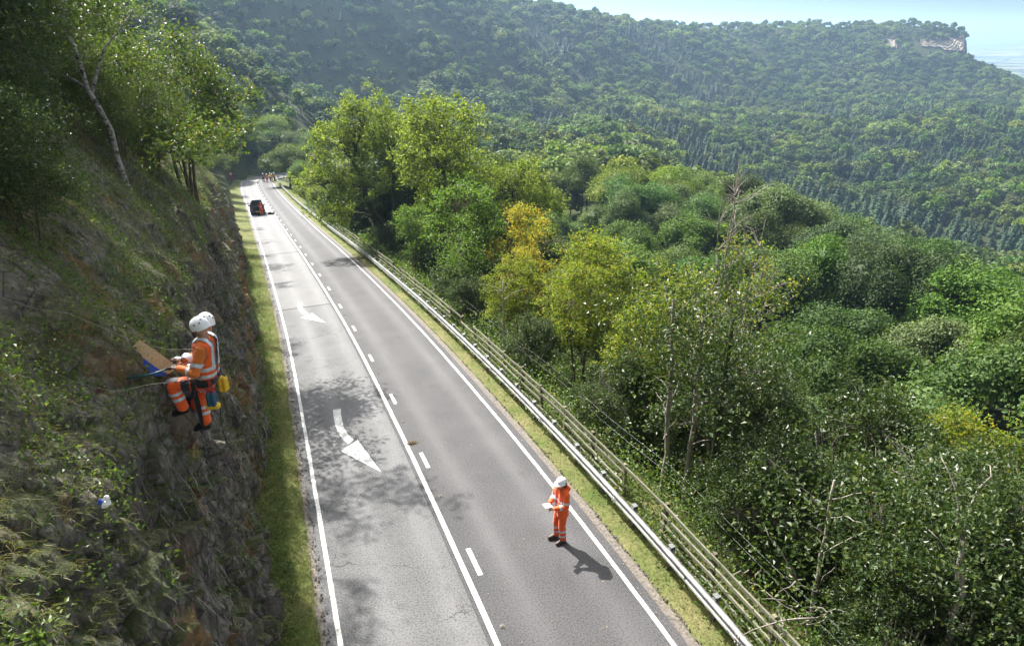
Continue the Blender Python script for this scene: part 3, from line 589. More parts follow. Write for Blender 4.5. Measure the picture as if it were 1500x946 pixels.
hz_lab = ['dark green hazel with glossy leaves behind the bare sapling stems', 'tallest dark hazel in the middle of the thicket right of the fence', 'low dark hazel leaning over the wooden fence opposite the surveyor', 'dark hazel with pale bare stems showing through above the fence', 'large dark hazel at the right edge of the thicket', 'low dark hazel bush touching the fence rails at the bottom of the view', 'dense dark hazel beside the pale leaning trunk', 'dark hazel bush at the lower corner of the thicket below the pale leaning trunk', 'big dark hazel farthest down the slope at the picture corner',
    'dark hazel behind the sapling on its downhill side', 'dark hazel at the upper right of the thicket under the bright sycamore', 'small hazel bush between the three thin trunks and the fence', 'hazel bush right behind the three thin trunks', 'low hazel bush on the bank under the yellow-green sycamore', 'low hazel bush on the bank under the orange maple', 'low hazel bush under the fresh green maple', 'shaded hazel at the foot of the broad ash', 'low hazel behind the fence under the leaning ash', 'hazel bush between the low ash and the leaning ash', 'bush behind the barrier just before the people on the road',
    'hazel between the fresh green maple and the small ash', 'hazel downhill of the orange maple', 'hazel downhill of the yellow-green sycamores', 'hazel downhill of the dark thicket', 'hazel downhill between the orange maple and the ashes', 'hazel behind the leaning ash on its downhill side']
for ((x, y), v, s), lb in zip(HZ, hz_lab): plant('hazel_bush', hz[v], on(x, y, -.2), random.uniform(0, 6.28), s, lb, 'bush', 'hazel bushes between the fence and the valley', ('foliage', 'stems'))
# three thin trunks standing clear behind the fence, and other bare poles
def pole_tree(x, y, h, r, lean, mat, label, leafm=None, seed=1, crown=True):
    rg = np.random.default_rng(seed); t = empty('thin_tree', on(x, y), 0, label, 'tree', 'thin trunks standing behind the fence'); b = MB()
    P = curve((0, 0, -.6), (lean[0], lean[1], h), (.012, .01, 0), rg, 11, .009); b.tube(P, np.linspace(r, r * .4, 11), 8); w = MB()
    for k in range(9):
        i = rg.integers(4, 10); d = norm(np.r_[rg.normal(size=2), .7]) * rg.uniform(.5, 1.3); w.tube(curve(P[i], P[i] + d, (0, 0, .05), rg, 5), np.linspace(r * .3, .006, 5), 4, False)
    b.V += w.V; b.Q += [q_ + b.n for q_ in w.Q]; b.n += w.n; b.build('trunk', mat, t, True)
    if crown:
        c = P[-4:].repeat(36, 0) + rg.normal(size=(144, 3)) * [.8, .8, .6]; c = c.repeat(12, 0) + rg.normal(size=(1728, 3)) * .22
        V, T = leaves_np(c, .11, .45, .2, rg); obj('crown', mesh_np('crown', V, [T], [leafm or M['hazel']]), t)
pole_tree(9.35, 13.15, 5.8, .085, (-.1, .3), M['bark_pale'], 'first of three thin brown trunks behind the fence, by the sapling', seed=3)
pole_tree(9.75, 12.75, 5.6, .09, (.15, .3), M['bark_pale'], 'middle of three thin brown trunks behind the fence, leaning slightly', seed=4)
pole_tree(9.65, 11.65, 5.8, .10, (.25, .3), M['ivybark'], 'darkest and nearest of three thin trunks behind the fence', seed=5)
pole_tree(8.9, 25.2, 3.4, .06, (.1, .2), M['bark_pale'], 'snapped pale trunk on the bank behind the fence below the orange maple', seed=6, crown=False)
pole_tree(9.4, 33.0, 4.6, .07, (-.1, .2), M['bark_pale'], 'thin pale trunk in front of the fresh green maple', M['green'], seed=7)
pole_tree(9.3, 7.6, 3.8, .06, (.1, .3), M['bark_pale'], 'pale slender trunk in the dark thicket next to the fallen branches', seed=9)
# the pale crooked trunk leaning in the dark thicket
t = empty('leaning_tree', on(9.25, 5.2), 0, 'pale crooked trunk leaning outward in the dark hazel thicket', 'tree'); b = MB(); rg = np.random.default_rng(8)
P = curve((0, 0, -.3), (1.0, .75, 3.6), (.06, -.02, 0), rg, 10, .05); b.tube(P, np.linspace(.085, .04, 10), 9); w = MB()
for k, (i, d) in enumerate([(5, (.9, .1, .15)), (7, (-.3, .5, .8)), (9, (.6, .3, .9)), (9, (0, .6, 1.)), (4, (-.5, .3, .5))]): w.tube(curve(P[i], P[i] + np.array(d) * 1.2, (0, 0, .06), rg, 6, .1), np.linspace(.03, .008, 6), 5)
b.V += w.V; b.Q += [q_ + b.n for q_ in w.Q]; b.T += [q_ + b.n for q_ in w.T]; b.build('trunk', M['bark_pale'], t, True); V, T = leaves_np((P[-1] + rg.normal(size=(60, 3)) * [.7, .7, .5]).repeat(40, 0) + rg.normal(size=(2400, 3)) * .2, .09, .5, .2, rg); obj('crown', mesh_np('crown', V, [T], [M['hazel']]), t)
# fallen dead branches in the thicket
t = MB(); rg = np.random.default_rng(12); c = np.array(on(8.9, 7.4, 1.1))
for k in range(16):
    a = c + rg.normal(size=3) * [.35, .5, .35]; t.tube(curve(a, a + norm(rg.normal(size=3) * [1, .7, .8]) * rg.uniform(.5, 1.5), (0, 0, .1), rg, 6, .12), np.linspace(.022, .006, 6), 5)
o = t.build('dead_branches', M['bark_pale'], None, True); tag(o, 'tangle of pale dead branches lying in the dark thicket', 'branches')
# the tall bare sapling
t = empty('bare_sapling', on(11.9, 15.2), 0, 'tall sapling with nearly bare branches rising above the thicket', 'tree'); wood = MB(); rg = np.random.default_rng(15); tips = []
for k, (dx, dy, h, r) in enumerate([(.25, .1, 10.2, .085), (-.1, .2, 9.2, .06), (.75, 0, 8.1, .06), (-.9, .2, 7.2, .055), (1.5, -.1, 7.4, .055), (.45, .5, 9.6, .06), (2.2, .1, 7.0, .05), (1.1, -.3, 8.6, .05)]):
    P = curve((.1 * dx, .1 * dy, -.5), (dx, dy, h), (.02, .02, 0), rg, 13, .025); wood.tube(P, np.linspace(r, .006, 13), 6)
    for j in range(17):
        i = rg.integers(5, 12); a = norm(np.r_[rg.normal(size=2) + np.array([.35, 0]), 1.1]); L = rg.uniform(.6, 1.9) * (1.25 - i / 13); Q = curve(P[i], P[i] + a * L, (0, 0, -.06), rg, 6, .06); wood.tube(Q, np.linspace(.018, .006, 6), 4, False)
        for m in range(3):
            q = Q[rg.integers(2, 6)]; a2 = norm(a + rg.normal(size=3) * .5); wood.tube(curve(q, q + a2 * rg.uniform(.25, .6), (0, 0, .03), rg, 4, .05), np.linspace(.008, .004, 4), 3, False); tips.append(q + a2 * .3)
wood.build('trunk', M['bark_pale'], t, True); tips = np.array(tips); tips = tips[(tips[:, 2] < 8.0)]; c = tips.repeat(7, 0) + rg.normal(size=(len(tips) * 7, 3)) * .16
V, T = leaves_np(c, .11, .4, .35, rg); obj('crown', mesh_np('crown', V, [T], [M['maple']]), t)

# brambles and ivy covering the ground behind the fence: nobody could count these
def undergrowth():
    n = 9000; y = 1 + 100 * RNG.uniform(size=n) ** 1.9; e = 1.30 + 9.9 * RNG.uniform(size=n) ** 1.6; X = np.interp(y, PY[:441], PX[:441]) + 3 + e; hh = (.25 + 1.0 * RNG.uniform(size=n) ** 1.4) * np.clip((e - 1.0) / 1.1, .22, 1) * (1.3 + 1.6 * fbm(np.c_[X, y, X * 0] / 2.2, 3, 15))
    Z = ground_z(X, y) + hh * RNG.uniform(.1, 1, n); per = 15; C = np.c_[X, y, Z].repeat(per, 0) + RNG.normal(size=(n * per, 3)) * [.26, .26, .15]
    V, T = leaves_np(C, np.clip(.075 + .0016 * C[:, 1], .075, .2), .62, .15); k = len(V) // 4; sel = RNG.uniform(size=k) < .62
    mi = np.tile(np.where(sel, 0, np.where(RNG.uniform(size=k) < .8, 1, 2)), 2)
    o = obj('undergrowth', mesh_np('undergrowth', V, [T], [M['ivy'], M['green'], M['maple']], midx=mi)); tag(o, 'brambles and ivy covering the bank behind the fence', 'undergrowth', kind='stuff')
undergrowth()
def lower_scrub():
    n = 5200; y = RNG.uniform(-8, 48, n); e = 8 + 26 * RNG.uniform(size=n); X = np.interp(y, PY[:441], PX[:441]) + 3 + e; h = np.clip(1.3 + 4.5 * fbm(np.c_[X, y, X * 0] / 3.5, 3, 19), .25, 3.2); Z = ground_z(X, y) + h * RNG.uniform(.1, 1, n); per = 16
    C = np.c_[X, y, Z].repeat(per, 0) + RNG.normal(size=(n * per, 3)) * [.42, .42, .25]; V, T = leaves_np(C, .14, .6, .15); k = len(V) // 4; mi = np.tile((RNG.uniform(size=k) < .3).astype(int), 2)
    o = obj('undergrowth', mesh_np('undergrowth', V, [T], [M['hazel'], M['green']], midx=mi)); tag(o, 'dense low scrub on the slope below the thicket', 'undergrowth', kind='stuff')
lower_scrub()

# ------------------------------------------------------------------ the bank above the rock face: ivy, cut grass, roots (stuff)
k0 = int(np.argmax(sp > 5.9)); near_rows = (yl > 2.6) & (yl < 62)
def bank_sample(n, lo=6.3, hi=None, ymax=60, pw=1.7, ymin=2.6):
    yy = ymin + (ymax - ymin) * RNG.uniform(size=n) ** pw; ss_ = RNG.uniform(lo, hi or sp[-1], n); i = np.searchsorted(yl, yy).clip(1, len(yl) - 1); j = np.searchsorted(sp, ss_).clip(1, len(sp) - 2)
    f = RNG.uniform(size=(n, 1)); g = RNG.uniform(size=(n, 1)); P = CG[i - 1, j] * (1 - f) * (1 - g) + CG[i, j] * f * (1 - g) + CG[i - 1, j + 1] * (1 - f) * g + CG[i, j + 1] * f * g
    return P, cn_[i, j], ss_
def bank_plants():
    P, N, s_ = bank_sample(300000, 5.6); m = fbm(P / 1.1, 3, 131); keep = (m > -.2) & (s_ > 6.4 - .4 * sstep(8, 14, P[:, 1]) + 2.0 * fbm(P / 1.3, 3, 145)) & (N[:, 2] > .05); P, N = P[keep], N[keep]
    V, q4, t3 = blades_np(P - N * .01, .15, .0055, .75, dirn=(.55, -.35, -.25)); V[:, 2] += 0
    kk = len(P); mi = np.where(RNG.uniform(size=kk) < .55 + .9 * fbm(P / .8, 2, 133), 0, 1)
    o = obj('bank_grass', mesh_np('bank_grass', V, [q4, t3], [M['litter'], M['dry']], midx=np.r_[mi, mi])); tag(o, 'cut and trampled grass lying over the steep bank', 'grass', kind='stuff')
    P, N, s_ = bank_sample(90000, 5.7); m = fbm(P / .75, 3, 141); keep = (m > -.07) & (s_ > 6.7 - .5 * sstep(8, 14, P[:, 1]) + 2.4 * fbm(P / 1.3, 3, 145)); P, N = P[keep], N[keep]
    C = P.repeat(3, 0) + N.repeat(3, 0) * RNG.uniform(.02, .16, (len(P) * 3, 1)) + RNG.normal(size=(len(P) * 3, 3)) * .07
    V, T = leaves_np(C, .052, .5, .25); k = len(C); mi = np.tile((RNG.uniform(size=k) < .07).astype(int), 2)
    o = obj('bank_ivy', mesh_np('bank_ivy', V, [T], [M['ivy'], M['green']], midx=mi)); tag(o, 'low ivy and nettles scattered over the steep bank', 'ivy', kind='stuff')
    # weeds in the cracks of the face
    P, N, s_ = bank_sample(9000, .3, 6.0, 70); m = fbm(P / .8, 3, 151); keep = m > .13; P, N = P[keep], N[keep]; C = P.repeat(7, 0) + N.repeat(7, 0) * .05 + RNG.normal(size=(len(P) * 7, 3)) * .09
    V, T = leaves_np(C, .06, .35, .35); o = obj('face_weeds', mesh_np('face_weeds', V, [T], [M['ivy']])); tag(o, 'weeds and ivy growing from cracks in the rock face', 'weeds', kind='stuff')
    # hanging roots and dead stems down the face
    P, N, s_ = bank_sample(1500, 2.0, 6.4, 30, 1.4); L = RNG.uniform(.3, 1.3, len(P)); a = P + N * .05; d = np.c_[RNG.normal(size=len(P)) * .08 + .06, RNG.normal(size=len(P)) * .14, -np.ones(len(P))]
    p1 = a + d * L[:, None] * .5 + N * .07; p2 = a + d * L[:, None] + N * .03; w = np.array([.0, 1, 0]) * .0055
    V = np.stack([a - w, a + w, p1 - w, p1 + w, p2], 1).reshape(-1, 3); i = np.arange(len(P))[:, None] * 5
    o = obj('hanging_roots', mesh_np('hanging_roots', V, [i + [0, 1, 3, 2], i + [2, 3, 4]], [M['bark_pale']])); tag(o, 'thin roots and dead stems hanging down the rock face', 'roots', kind='stuff')
bank_plants()
def verge_grass():
    n = 70000; y = 2 + 60 * RNG.uniform(size=n) ** 2.0; e = -3.33 - RNG.uniform(0, 1, n) ** .9 * (1.12 + .9 * sstep(20, 50, y)); X = np.interp(y, PY[:441], PX[:441]) + e; Z = zroad(y) + np.interp(e, [-6.2, -5.2, -4.5, -4.2, -3.95, -3.7, -3.5], [.42, .28, .19, .14, .09, .06, .02]); P = np.c_[X, y, Z]
    V, q4, t3 = blades_np(P, .12, .009, .45); mi = (RNG.uniform(size=n) < .35 + fbm(P / .7, 2, 161)).astype(int)
    o = obj('verge_grass', mesh_np('verge_grass', V, [q4, t3], [M['grass'], M['litter']], midx=np.r_[mi, mi])); tag(o, 'lush grass on the verge at the foot of the rock face', 'grass', kind='stuff')
    P = P[:4200] + RNG.normal(size=(4200, 3)) * [.05, .05, .01]; P = P[(P[:, 0] - np.interp(P[:, 1], PY[:441], PX[:441]) < -3.72)]; C = P.repeat(5, 0) + RNG.normal(size=(len(P) * 5, 3)) * [.07, .07, .04] + [0, 0, .1]
    V, T = leaves_np(C, .065, .6, .2); o = obj('verge_weeds', mesh_np('verge_weeds', V, [T], [M['ivy']])); tag(o, 'broad-leaved weeds on the shaded verge', 'weeds', kind='stuff')
    n = 46000; y = 1 + 60 * RNG.uniform(size=n) ** 2.0; e = RNG.uniform(3.56, 5.6, n); X = np.interp(y, PY[:441], PX[:441]) + e; Z = zroad(y) + np.interp(e, [3.5, 3.8, 4.2, 4.6, 5., 5.6, 6.3], [.02, .045, .03, .01, -.08, -.34, -.75]); P = np.c_[X, y, Z]
    V, q4, t3 = blades_np(P, .075, .008, .6); mi = (RNG.uniform(size=n) < .74).astype(int)
    o = obj('verge_grass', mesh_np('verge_grass', V, [q4, t3], [M['grass'], M['dry']], midx=np.r_[mi, mi])); tag(o, 'short dry grass on the verge under the barrier', 'grass', kind='stuff')
    # stones and rubble along both edges
    n = 2600; y = 2 + 50 * RNG.uniform(size=n) ** 1.8; e = np.where(RNG.uniform(size=n) < .55, 3.46 + np.abs(RNG.normal(size=n)) * .05, -3.24 + RNG.normal(size=n) * .05); X = np.interp(y, PY[:441], PX[:441]) + e; r = RNG.uniform(.008, .034, n)
    oc = np.array([[1, 0, 0], [-1, 0, 0], [0, 1, 0], [0, -1, 0], [0, 0, .7], [0, 0, -.7]]); V = (np.c_[X, y, zroad(y) + .02][:, None] + oc[None] * r[:, None, None] * RNG.uniform(.6, 1.4, (n, 6, 1))).reshape(-1, 3); i = np.arange(n)[:, None] * 6
    T = np.concatenate([i + t for t in ([0, 2, 4], [2, 1, 4], [1, 3, 4], [3, 0, 4], [2, 0, 5], [1, 2, 5], [3, 1, 5], [0, 3, 5])]); o = obj('edge_rubble', mesh_np('edge_rubble', V, [T], [M['edge']])); tag(o, 'stones and broken asphalt along the road edges', 'stones', kind='stuff')
    # fallen leaves on the road
    n = 900; y = 3 + 60 * RNG.uniform(size=n) ** 1.7; e = np.where(RNG.uniform(size=n) < .5, RNG.uniform(-3.2, 3.3, n), 3.1 + RNG.normal(size=n) * .25); X = np.interp(y, PY[:441], PX[:441]) + e
    V, T = leaves_np(np.c_[X, y, zroad(y) + .03], .035, .85, .0); o = obj('fallen_leaves', mesh_np('fallen_leaves', V, [T], [M['dead_leaf']])); tag(o, 'small dry leaves scattered over the road', 'leaves', kind='stuff')
verge_grass()

# ------------------------------------------------------------------ trees on the bank, left
birch = tree_meshes('birch', 301, [(-2.6, .2, 5.9, 1.8, 1.9, 1.2), (-1.4, .5, 5.2, 1.6, 1.7, 1.1), (-3.4, 0, 4.6, 1.6, 1.6, 1.2), (-.6, 1.0, 3.4, 1.0, 1.2, .8), (-2.4, .6, 3.4, 1.5, 1.5, 1.1)], [([(.2, 0, -.8), (.05, 0, 1.5), (-.30, 0, 3.2), (-.6, .1, 4.6), (-1.2, .1, 6.4)], .09), ([(-.25, .05, 2.4), (.3, .2, 3.6), (1.2, .5, 4.6)], .05)], 330, None, .10, 62, .46, M['birch'], M['bark_birch'], .45, .3)
scrub = []
for k in range(3):
    rg = np.random.default_rng(320 + k); bl = [(rg.normal() * 1.0, rg.normal() * 1.0, rg.uniform(1.4, 4.0), rg.uniform(1.1, 1.6), rg.uniform(1.1, 1.6), rg.uniform(.9, 1.3)) for _ in range(10)]; tk = [([(0.1 * cos(a), .1 * sin(a), -.8), (.4 * cos(a), .4 * sin(a), 1.3), (.8 * cos(a), .8 * sin(a), 3.2)], .06) for a in rg.uniform(0, 6.28, 5)]
    scrub.append(tree_meshes('thorn', 330 + k, bl, tk, 280, None, .105, 62, .42, M['birch'] if k != 1 else M['hazel'], M['bark'], .45, .25, .008))
def bz(x, y, dz=0.):
    d = xroad(y) - 3 - x
    return (x, y, (bank_z(x, y) if d < 13.5 and y < 100 else gz1(x, y)) + dz)
plant('birch_tree', birch, bz(-3.8, 22.6, -.1), 0, 1.0, 'birch with a white peeling trunk rising from the bank')
LT = [((-3.75, 13.4), 1, .52, 'low dark hazel spilling down the bank at the left edge'), ((-4.15, 15.3), 1, .62, 'low dark hazel just before the birch trunk'), ((-3.3, 11.6), 1, .46, 'dark hazel nearest the camera at the left edge'), ((-3.9, 24.5), 2, .62, 'small thorn bush on the brow past the birch'), ((-5.2, 16.4), 1, .95, 'dark leafy hazel overhanging the bank at the left edge'), ((-6.6, 18.6), 1, 1.2, 'dark hazel on the bank just before the birch'), ((-4.9, 14.9), 1, .9, 'dark hazel highest on the bank at the left edge'), ((-5.6, 26.4), 0, .95, 'leafy thorn bush at the foot of the birch on its far side'), ((-6.9, 20.6), 2, 1.3, 'leafy thorn tree directly behind the birch'), ((-3.5, 28.2), 2, .62, 'thorn bush on the brow just past the birch'), ((-7.4, 27.5), 0, 1.35, 'taller thorn tree on the bank past the birch'), ((-2.8, 31.6), 0, 1.45, 'thorn bush whose shadow falls on the painted arrow'), ((-7.2, 35), 2, 1.4, 'tall thorn tree on the middle of the bank'), ((-5.4, 40), 2, .85, 'thorn bush above the steepest part of the rock face'), ((-8.4, 43), 0, 1.4, 'tall thorn tree above the far half of the rock face'), ((-5.6, 48), 0, .95, 'olive thorn bush on the brow of the far half of the rock face'), ((-6.6, 56), 1, 1.1, 'dark thorn bush behind the sunlit ridge'), ((-9.5, 53), 2, 1.4, 'tall thorn tree behind the sunlit ridge'), ((-5.0, 66), 2, 1.0, 'olive tree arching over the far end of the rock face'), ((-8.6, 66), 0, 1.4, 'tall thorn above the far end of the rock face'), ((-6.4, 76), 1, 1.2, 'dark thorn on the bank below the ridge end'), ((-7., 86), 1, 1.3, 'dark thorn above the parked car'), ((-8.2, 97), 0, 1.3, 'thorn on the bank past the parked car')]
for (x, y), v, s, lb in LT: plant('thorn_tree', scrub[v], bz(x, y, -.15), random.uniform(0, 6.28), s, lb, 'tree', 'thorn and hazel growing on the bank')

# ------------------------------------------------------------------ woodland trees: shared meshes
def lobed_crown(seed, n, q, size, R=(4.2, 4.2, 3.2), cz=5.2, core=True, squash=1.):
    rng = np.random.default_rng(seed); C = []; N = []; V2 = []; T2 = []; nb = 0; u = norm(rng.normal(size=(n, 3))); u[:, 2] = np.abs(u[:, 2]) * 1.1 - .32; u = norm(u)
    ico = bmesh.new(); bmesh.ops.create_icosphere(ico, subdivisions=1, radius=1); iv = np.array([v.co for v in ico.verts]); it = np.array([[v.index for v in f.verts] for f in ico.faces]); ico.free()
    for k in range(n):
        c = u[k] * np.array(R) * rng.uniform(.50, .80) + [0, 0, cz]; r = rng.uniform(.22, .52) * np.mean(R)
        d = norm(rng.normal(size=(q, 3))); d[:, 2] = np.where(d[:, 2] < -.35, -d[:, 2], d[:, 2]); P = c + d * r * (rng.uniform(.62, 1.1, (q, 1)) + .16 * np.abs(rng.normal(size=(q, 1)))) * [1, 1, .9]; C.append(P); N.append(d)
        if core: V2.append(c + iv * r * .72 * (1 + .15 * rng.normal(size=(len(iv), 1)))); T2.append(it + nb); nb += len(iv)
    C = np.concatenate(C); N = np.concatenate(N); m = len(C); nr = norm(N * .55 + rng.normal(size=(m, 3)) * .55 + [0, 0, .45]); d = norm(np.cross(nr, rng.normal(size=(m, 3)))); s = norm(np.cross(nr, d)); L = (size * rng.uniform(.6, 1.4, m))[:, None]
    V = np.stack([C - d * L * .6, C + s * L * .42 + nr * L * .12, C + d * L * .6, C - s * L * .42 + nr * L * .12], 1).reshape(-1, 3); i = np.arange(m)[:, None] * 4; T = np.concatenate([i + [0, 1, 2], i + [0, 2, 3]])
    if core: T = np.concatenate([T] + [t + len(V) for t in T2]); V = np.concatenate([V] + V2)
    # trunk inside the crown
    return V, T
def conifer(seed, h=13., R=2.3, tiers=16, per=11, two=True):
    rng = np.random.default_rng(seed); V = []; nq = 0; Q = []
    for k in range(tiers):
        f = (k + .5) / tiers; z = h * (.10 + .88 * f); r = R * (1 - f) ** .8 * rng.uniform(.82, 1.12) + .12; n = max(4, int(per * (1 - .55 * f)))
        for a in np.arange(n) * 2 * pi / n + rng.uniform(0, 6): 
            rr_ = r * rng.uniform(.7, 1.2); d = np.array([cos(a), sin(a), 0]); s = np.array([-sin(a), cos(a), 0]); w = .30 * rr_ + .10; z0 = z + rng.normal() * .15
            p0 = d * .05 + [0, 0, z0 + .25]; m = d * rr_ * .55 + [0, 0, z0 + .06]; t = d * rr_ + [0, 0, z0 - .26 * rr_ - .1]
            V += [p0, m - s * w - [0, 0, .18], m + [0, 0, .10], m + s * w - [0, 0, .18], t]; Q += [[nq, nq + 1, nq + 2], [nq, nq + 2, nq + 3], [nq + 1, nq + 4, nq + 2], [nq + 2, nq + 4, nq + 3]]; nq += 5
    V = np.array(V); Q = np.array(Q); a = np.arange(7) * 2 * pi / 7; cone = np.concatenate([np.c_[np.cos(a) * R * .42, np.sin(a) * R * .42, np.full(7, h * .1)], [[0, 0, h * .8]]]); i = np.arange(7)
    T = np.stack([i, (i + 1) % 7, np.full(7, 7)], 1) + len(V); return np.concatenate([V, cone]), np.concatenate([Q, T])
def with_trunk(V, T, mat, h, r, name):
    b, Q = tube_np([(0, 0, -1.5), (.1, 0, h * .35), (0, .1, h * .7)], [r, r * .8, r * .4], 6); return mesh_np(name, np.concatenate([V, b]), [T, Q + len(V)], [mat, M['bark']], midx=np.r_[np.zeros(len(T)), np.ones(len(Q))])
def crown_mesh(V, T, mat, name): return mesh_np(name, V, [T], [mat])
trunk_me = mesh_np('tree_trunk', *(lambda vq: (vq[0], [vq[1]]))(tube_np([(0, 0, -1.8), (.1, 0, 1.5), (0, .1, 4.5)], [.26, .2, .1], 7)), [M['bark']], smooth=True)
RS = [(4.2, 4.2, 3.2), (3.4, 3.9, 4.3), (4.9, 4.3, 2.7), (3.9, 3.7, 3.3), (3.0, 3.2, 4.4), (5.2, 4.4, 3.3)]
near_b = [crown_mesh(*lobed_crown(400 + k, 30 - 2 * k, 760, .165, RS[k], 5.0), M['broad'], 'broadleaf_crown') for k in range(6)]
mid_b = [crown_mesh(*lobed_crown(420 + k, 24 - 2 * k, 150, .46, RS[k], 5.0), M['broad'], 'broadleaf_crown') for k in range(6)]
far_b = [with_trunk(*lobed_crown(440 + k, 17 - k, 42, .85, RS[k], 5.0), M['broad'], 5, .22, 'broadleaf_far') for k in range(6)]
near_c = [crown_mesh(*conifer(460 + k, 9.5 + k, 3.2 + .2 * k, 17, 17), M['conifer'], 'conifer_crown') for k in range(3)]
far_c = [with_trunk(*conifer(470 + k, 9.5 + k, 3.3 + .2 * k, 10, 11), M['conifer'], 10, .2, 'conifer_far') for k in range(3)]
BT = [((-6.2, 161), 1, .8, 'low bush on the bank between the warning sign and the chevron'), ((-4.9, 165.5), 1, .85, 'low bush just beside the chevron sign'), ((.8, 170), 1, 1.0, 'bush across the bend in front of the dark trees'), ((4.2, 173), 1, 1.0, 'bush across the bend behind the people'), ((-8.2, 152), 1, .8, 'low bush behind the purple disc of the warning sign'), ((-11.5, 141), 1, 1.2, 'round bush on the bank uphill of the warning sign'), ((-12, 156), 1, 1.3, 'round tree on the bank above the chevron sign'), ((-13, 126), 1, 1.3, 'round tree on the bank above the car'), ((5.6, 139), 1, 1.55, 'dark leafy tree overhanging the barrier at the bend'), ((8.2, 131), 1, 1.3, 'dark tree behind the barrier before the bend'), ((-7.2, 158), 1, 1.5, 'dark tree behind the warning sign'), ((-4.5, 172), 1, 1.6, 'dark tree behind the chevron sign'), ((1.5, 175), 1, 1.75, 'dark tree across the bend beside the chevron sign'), ((-10.5, 167), 1, 1.7, 'dark tree at the back of the bend on the bank side'), ((7.5, 178), 1, 1.7, 'dark tree across the bend behind the group of people'), ((-10, 148), 1, 1.5, 'dark tree on the bank beside the warning sign'), ((-9.5, 134), 1, 1.45, 'dark tree on the bank before the warning sign'), ((-8.6, 121), 2, 1.4, 'thorn tree on the bank before the bend'), ((-8.2, 109), 1, 1.3, 'dark thorn on the bank just past the car'), ((-4, 183), 1, 1.9, 'tall dark tree rising behind the bend'), ((4.5, 188), 1, 1.9, 'tall dark tree farthest back at the bend'), ((13.5, 172), 1, 1.6, 'dark tree inside the bend'), ((9.5, 119), 1, 1.2, 'dark tree on the fence side between the low ash and the bend'), ((8.3, 106), 0, 1.0, 'leafy tree on the fence side opposite the car'), ((8.2, 95), 1, .9, 'dark bush on the fence side just before the car')]
for i, ((x, y), v, s, lb) in enumerate(BT): plant('woodland_tree', (near_b[i % 6], trunk_me), on(x, y, -.3), random.uniform(0, 6.28), s * .66, lb, 'tree', 'dark trees round the bend')
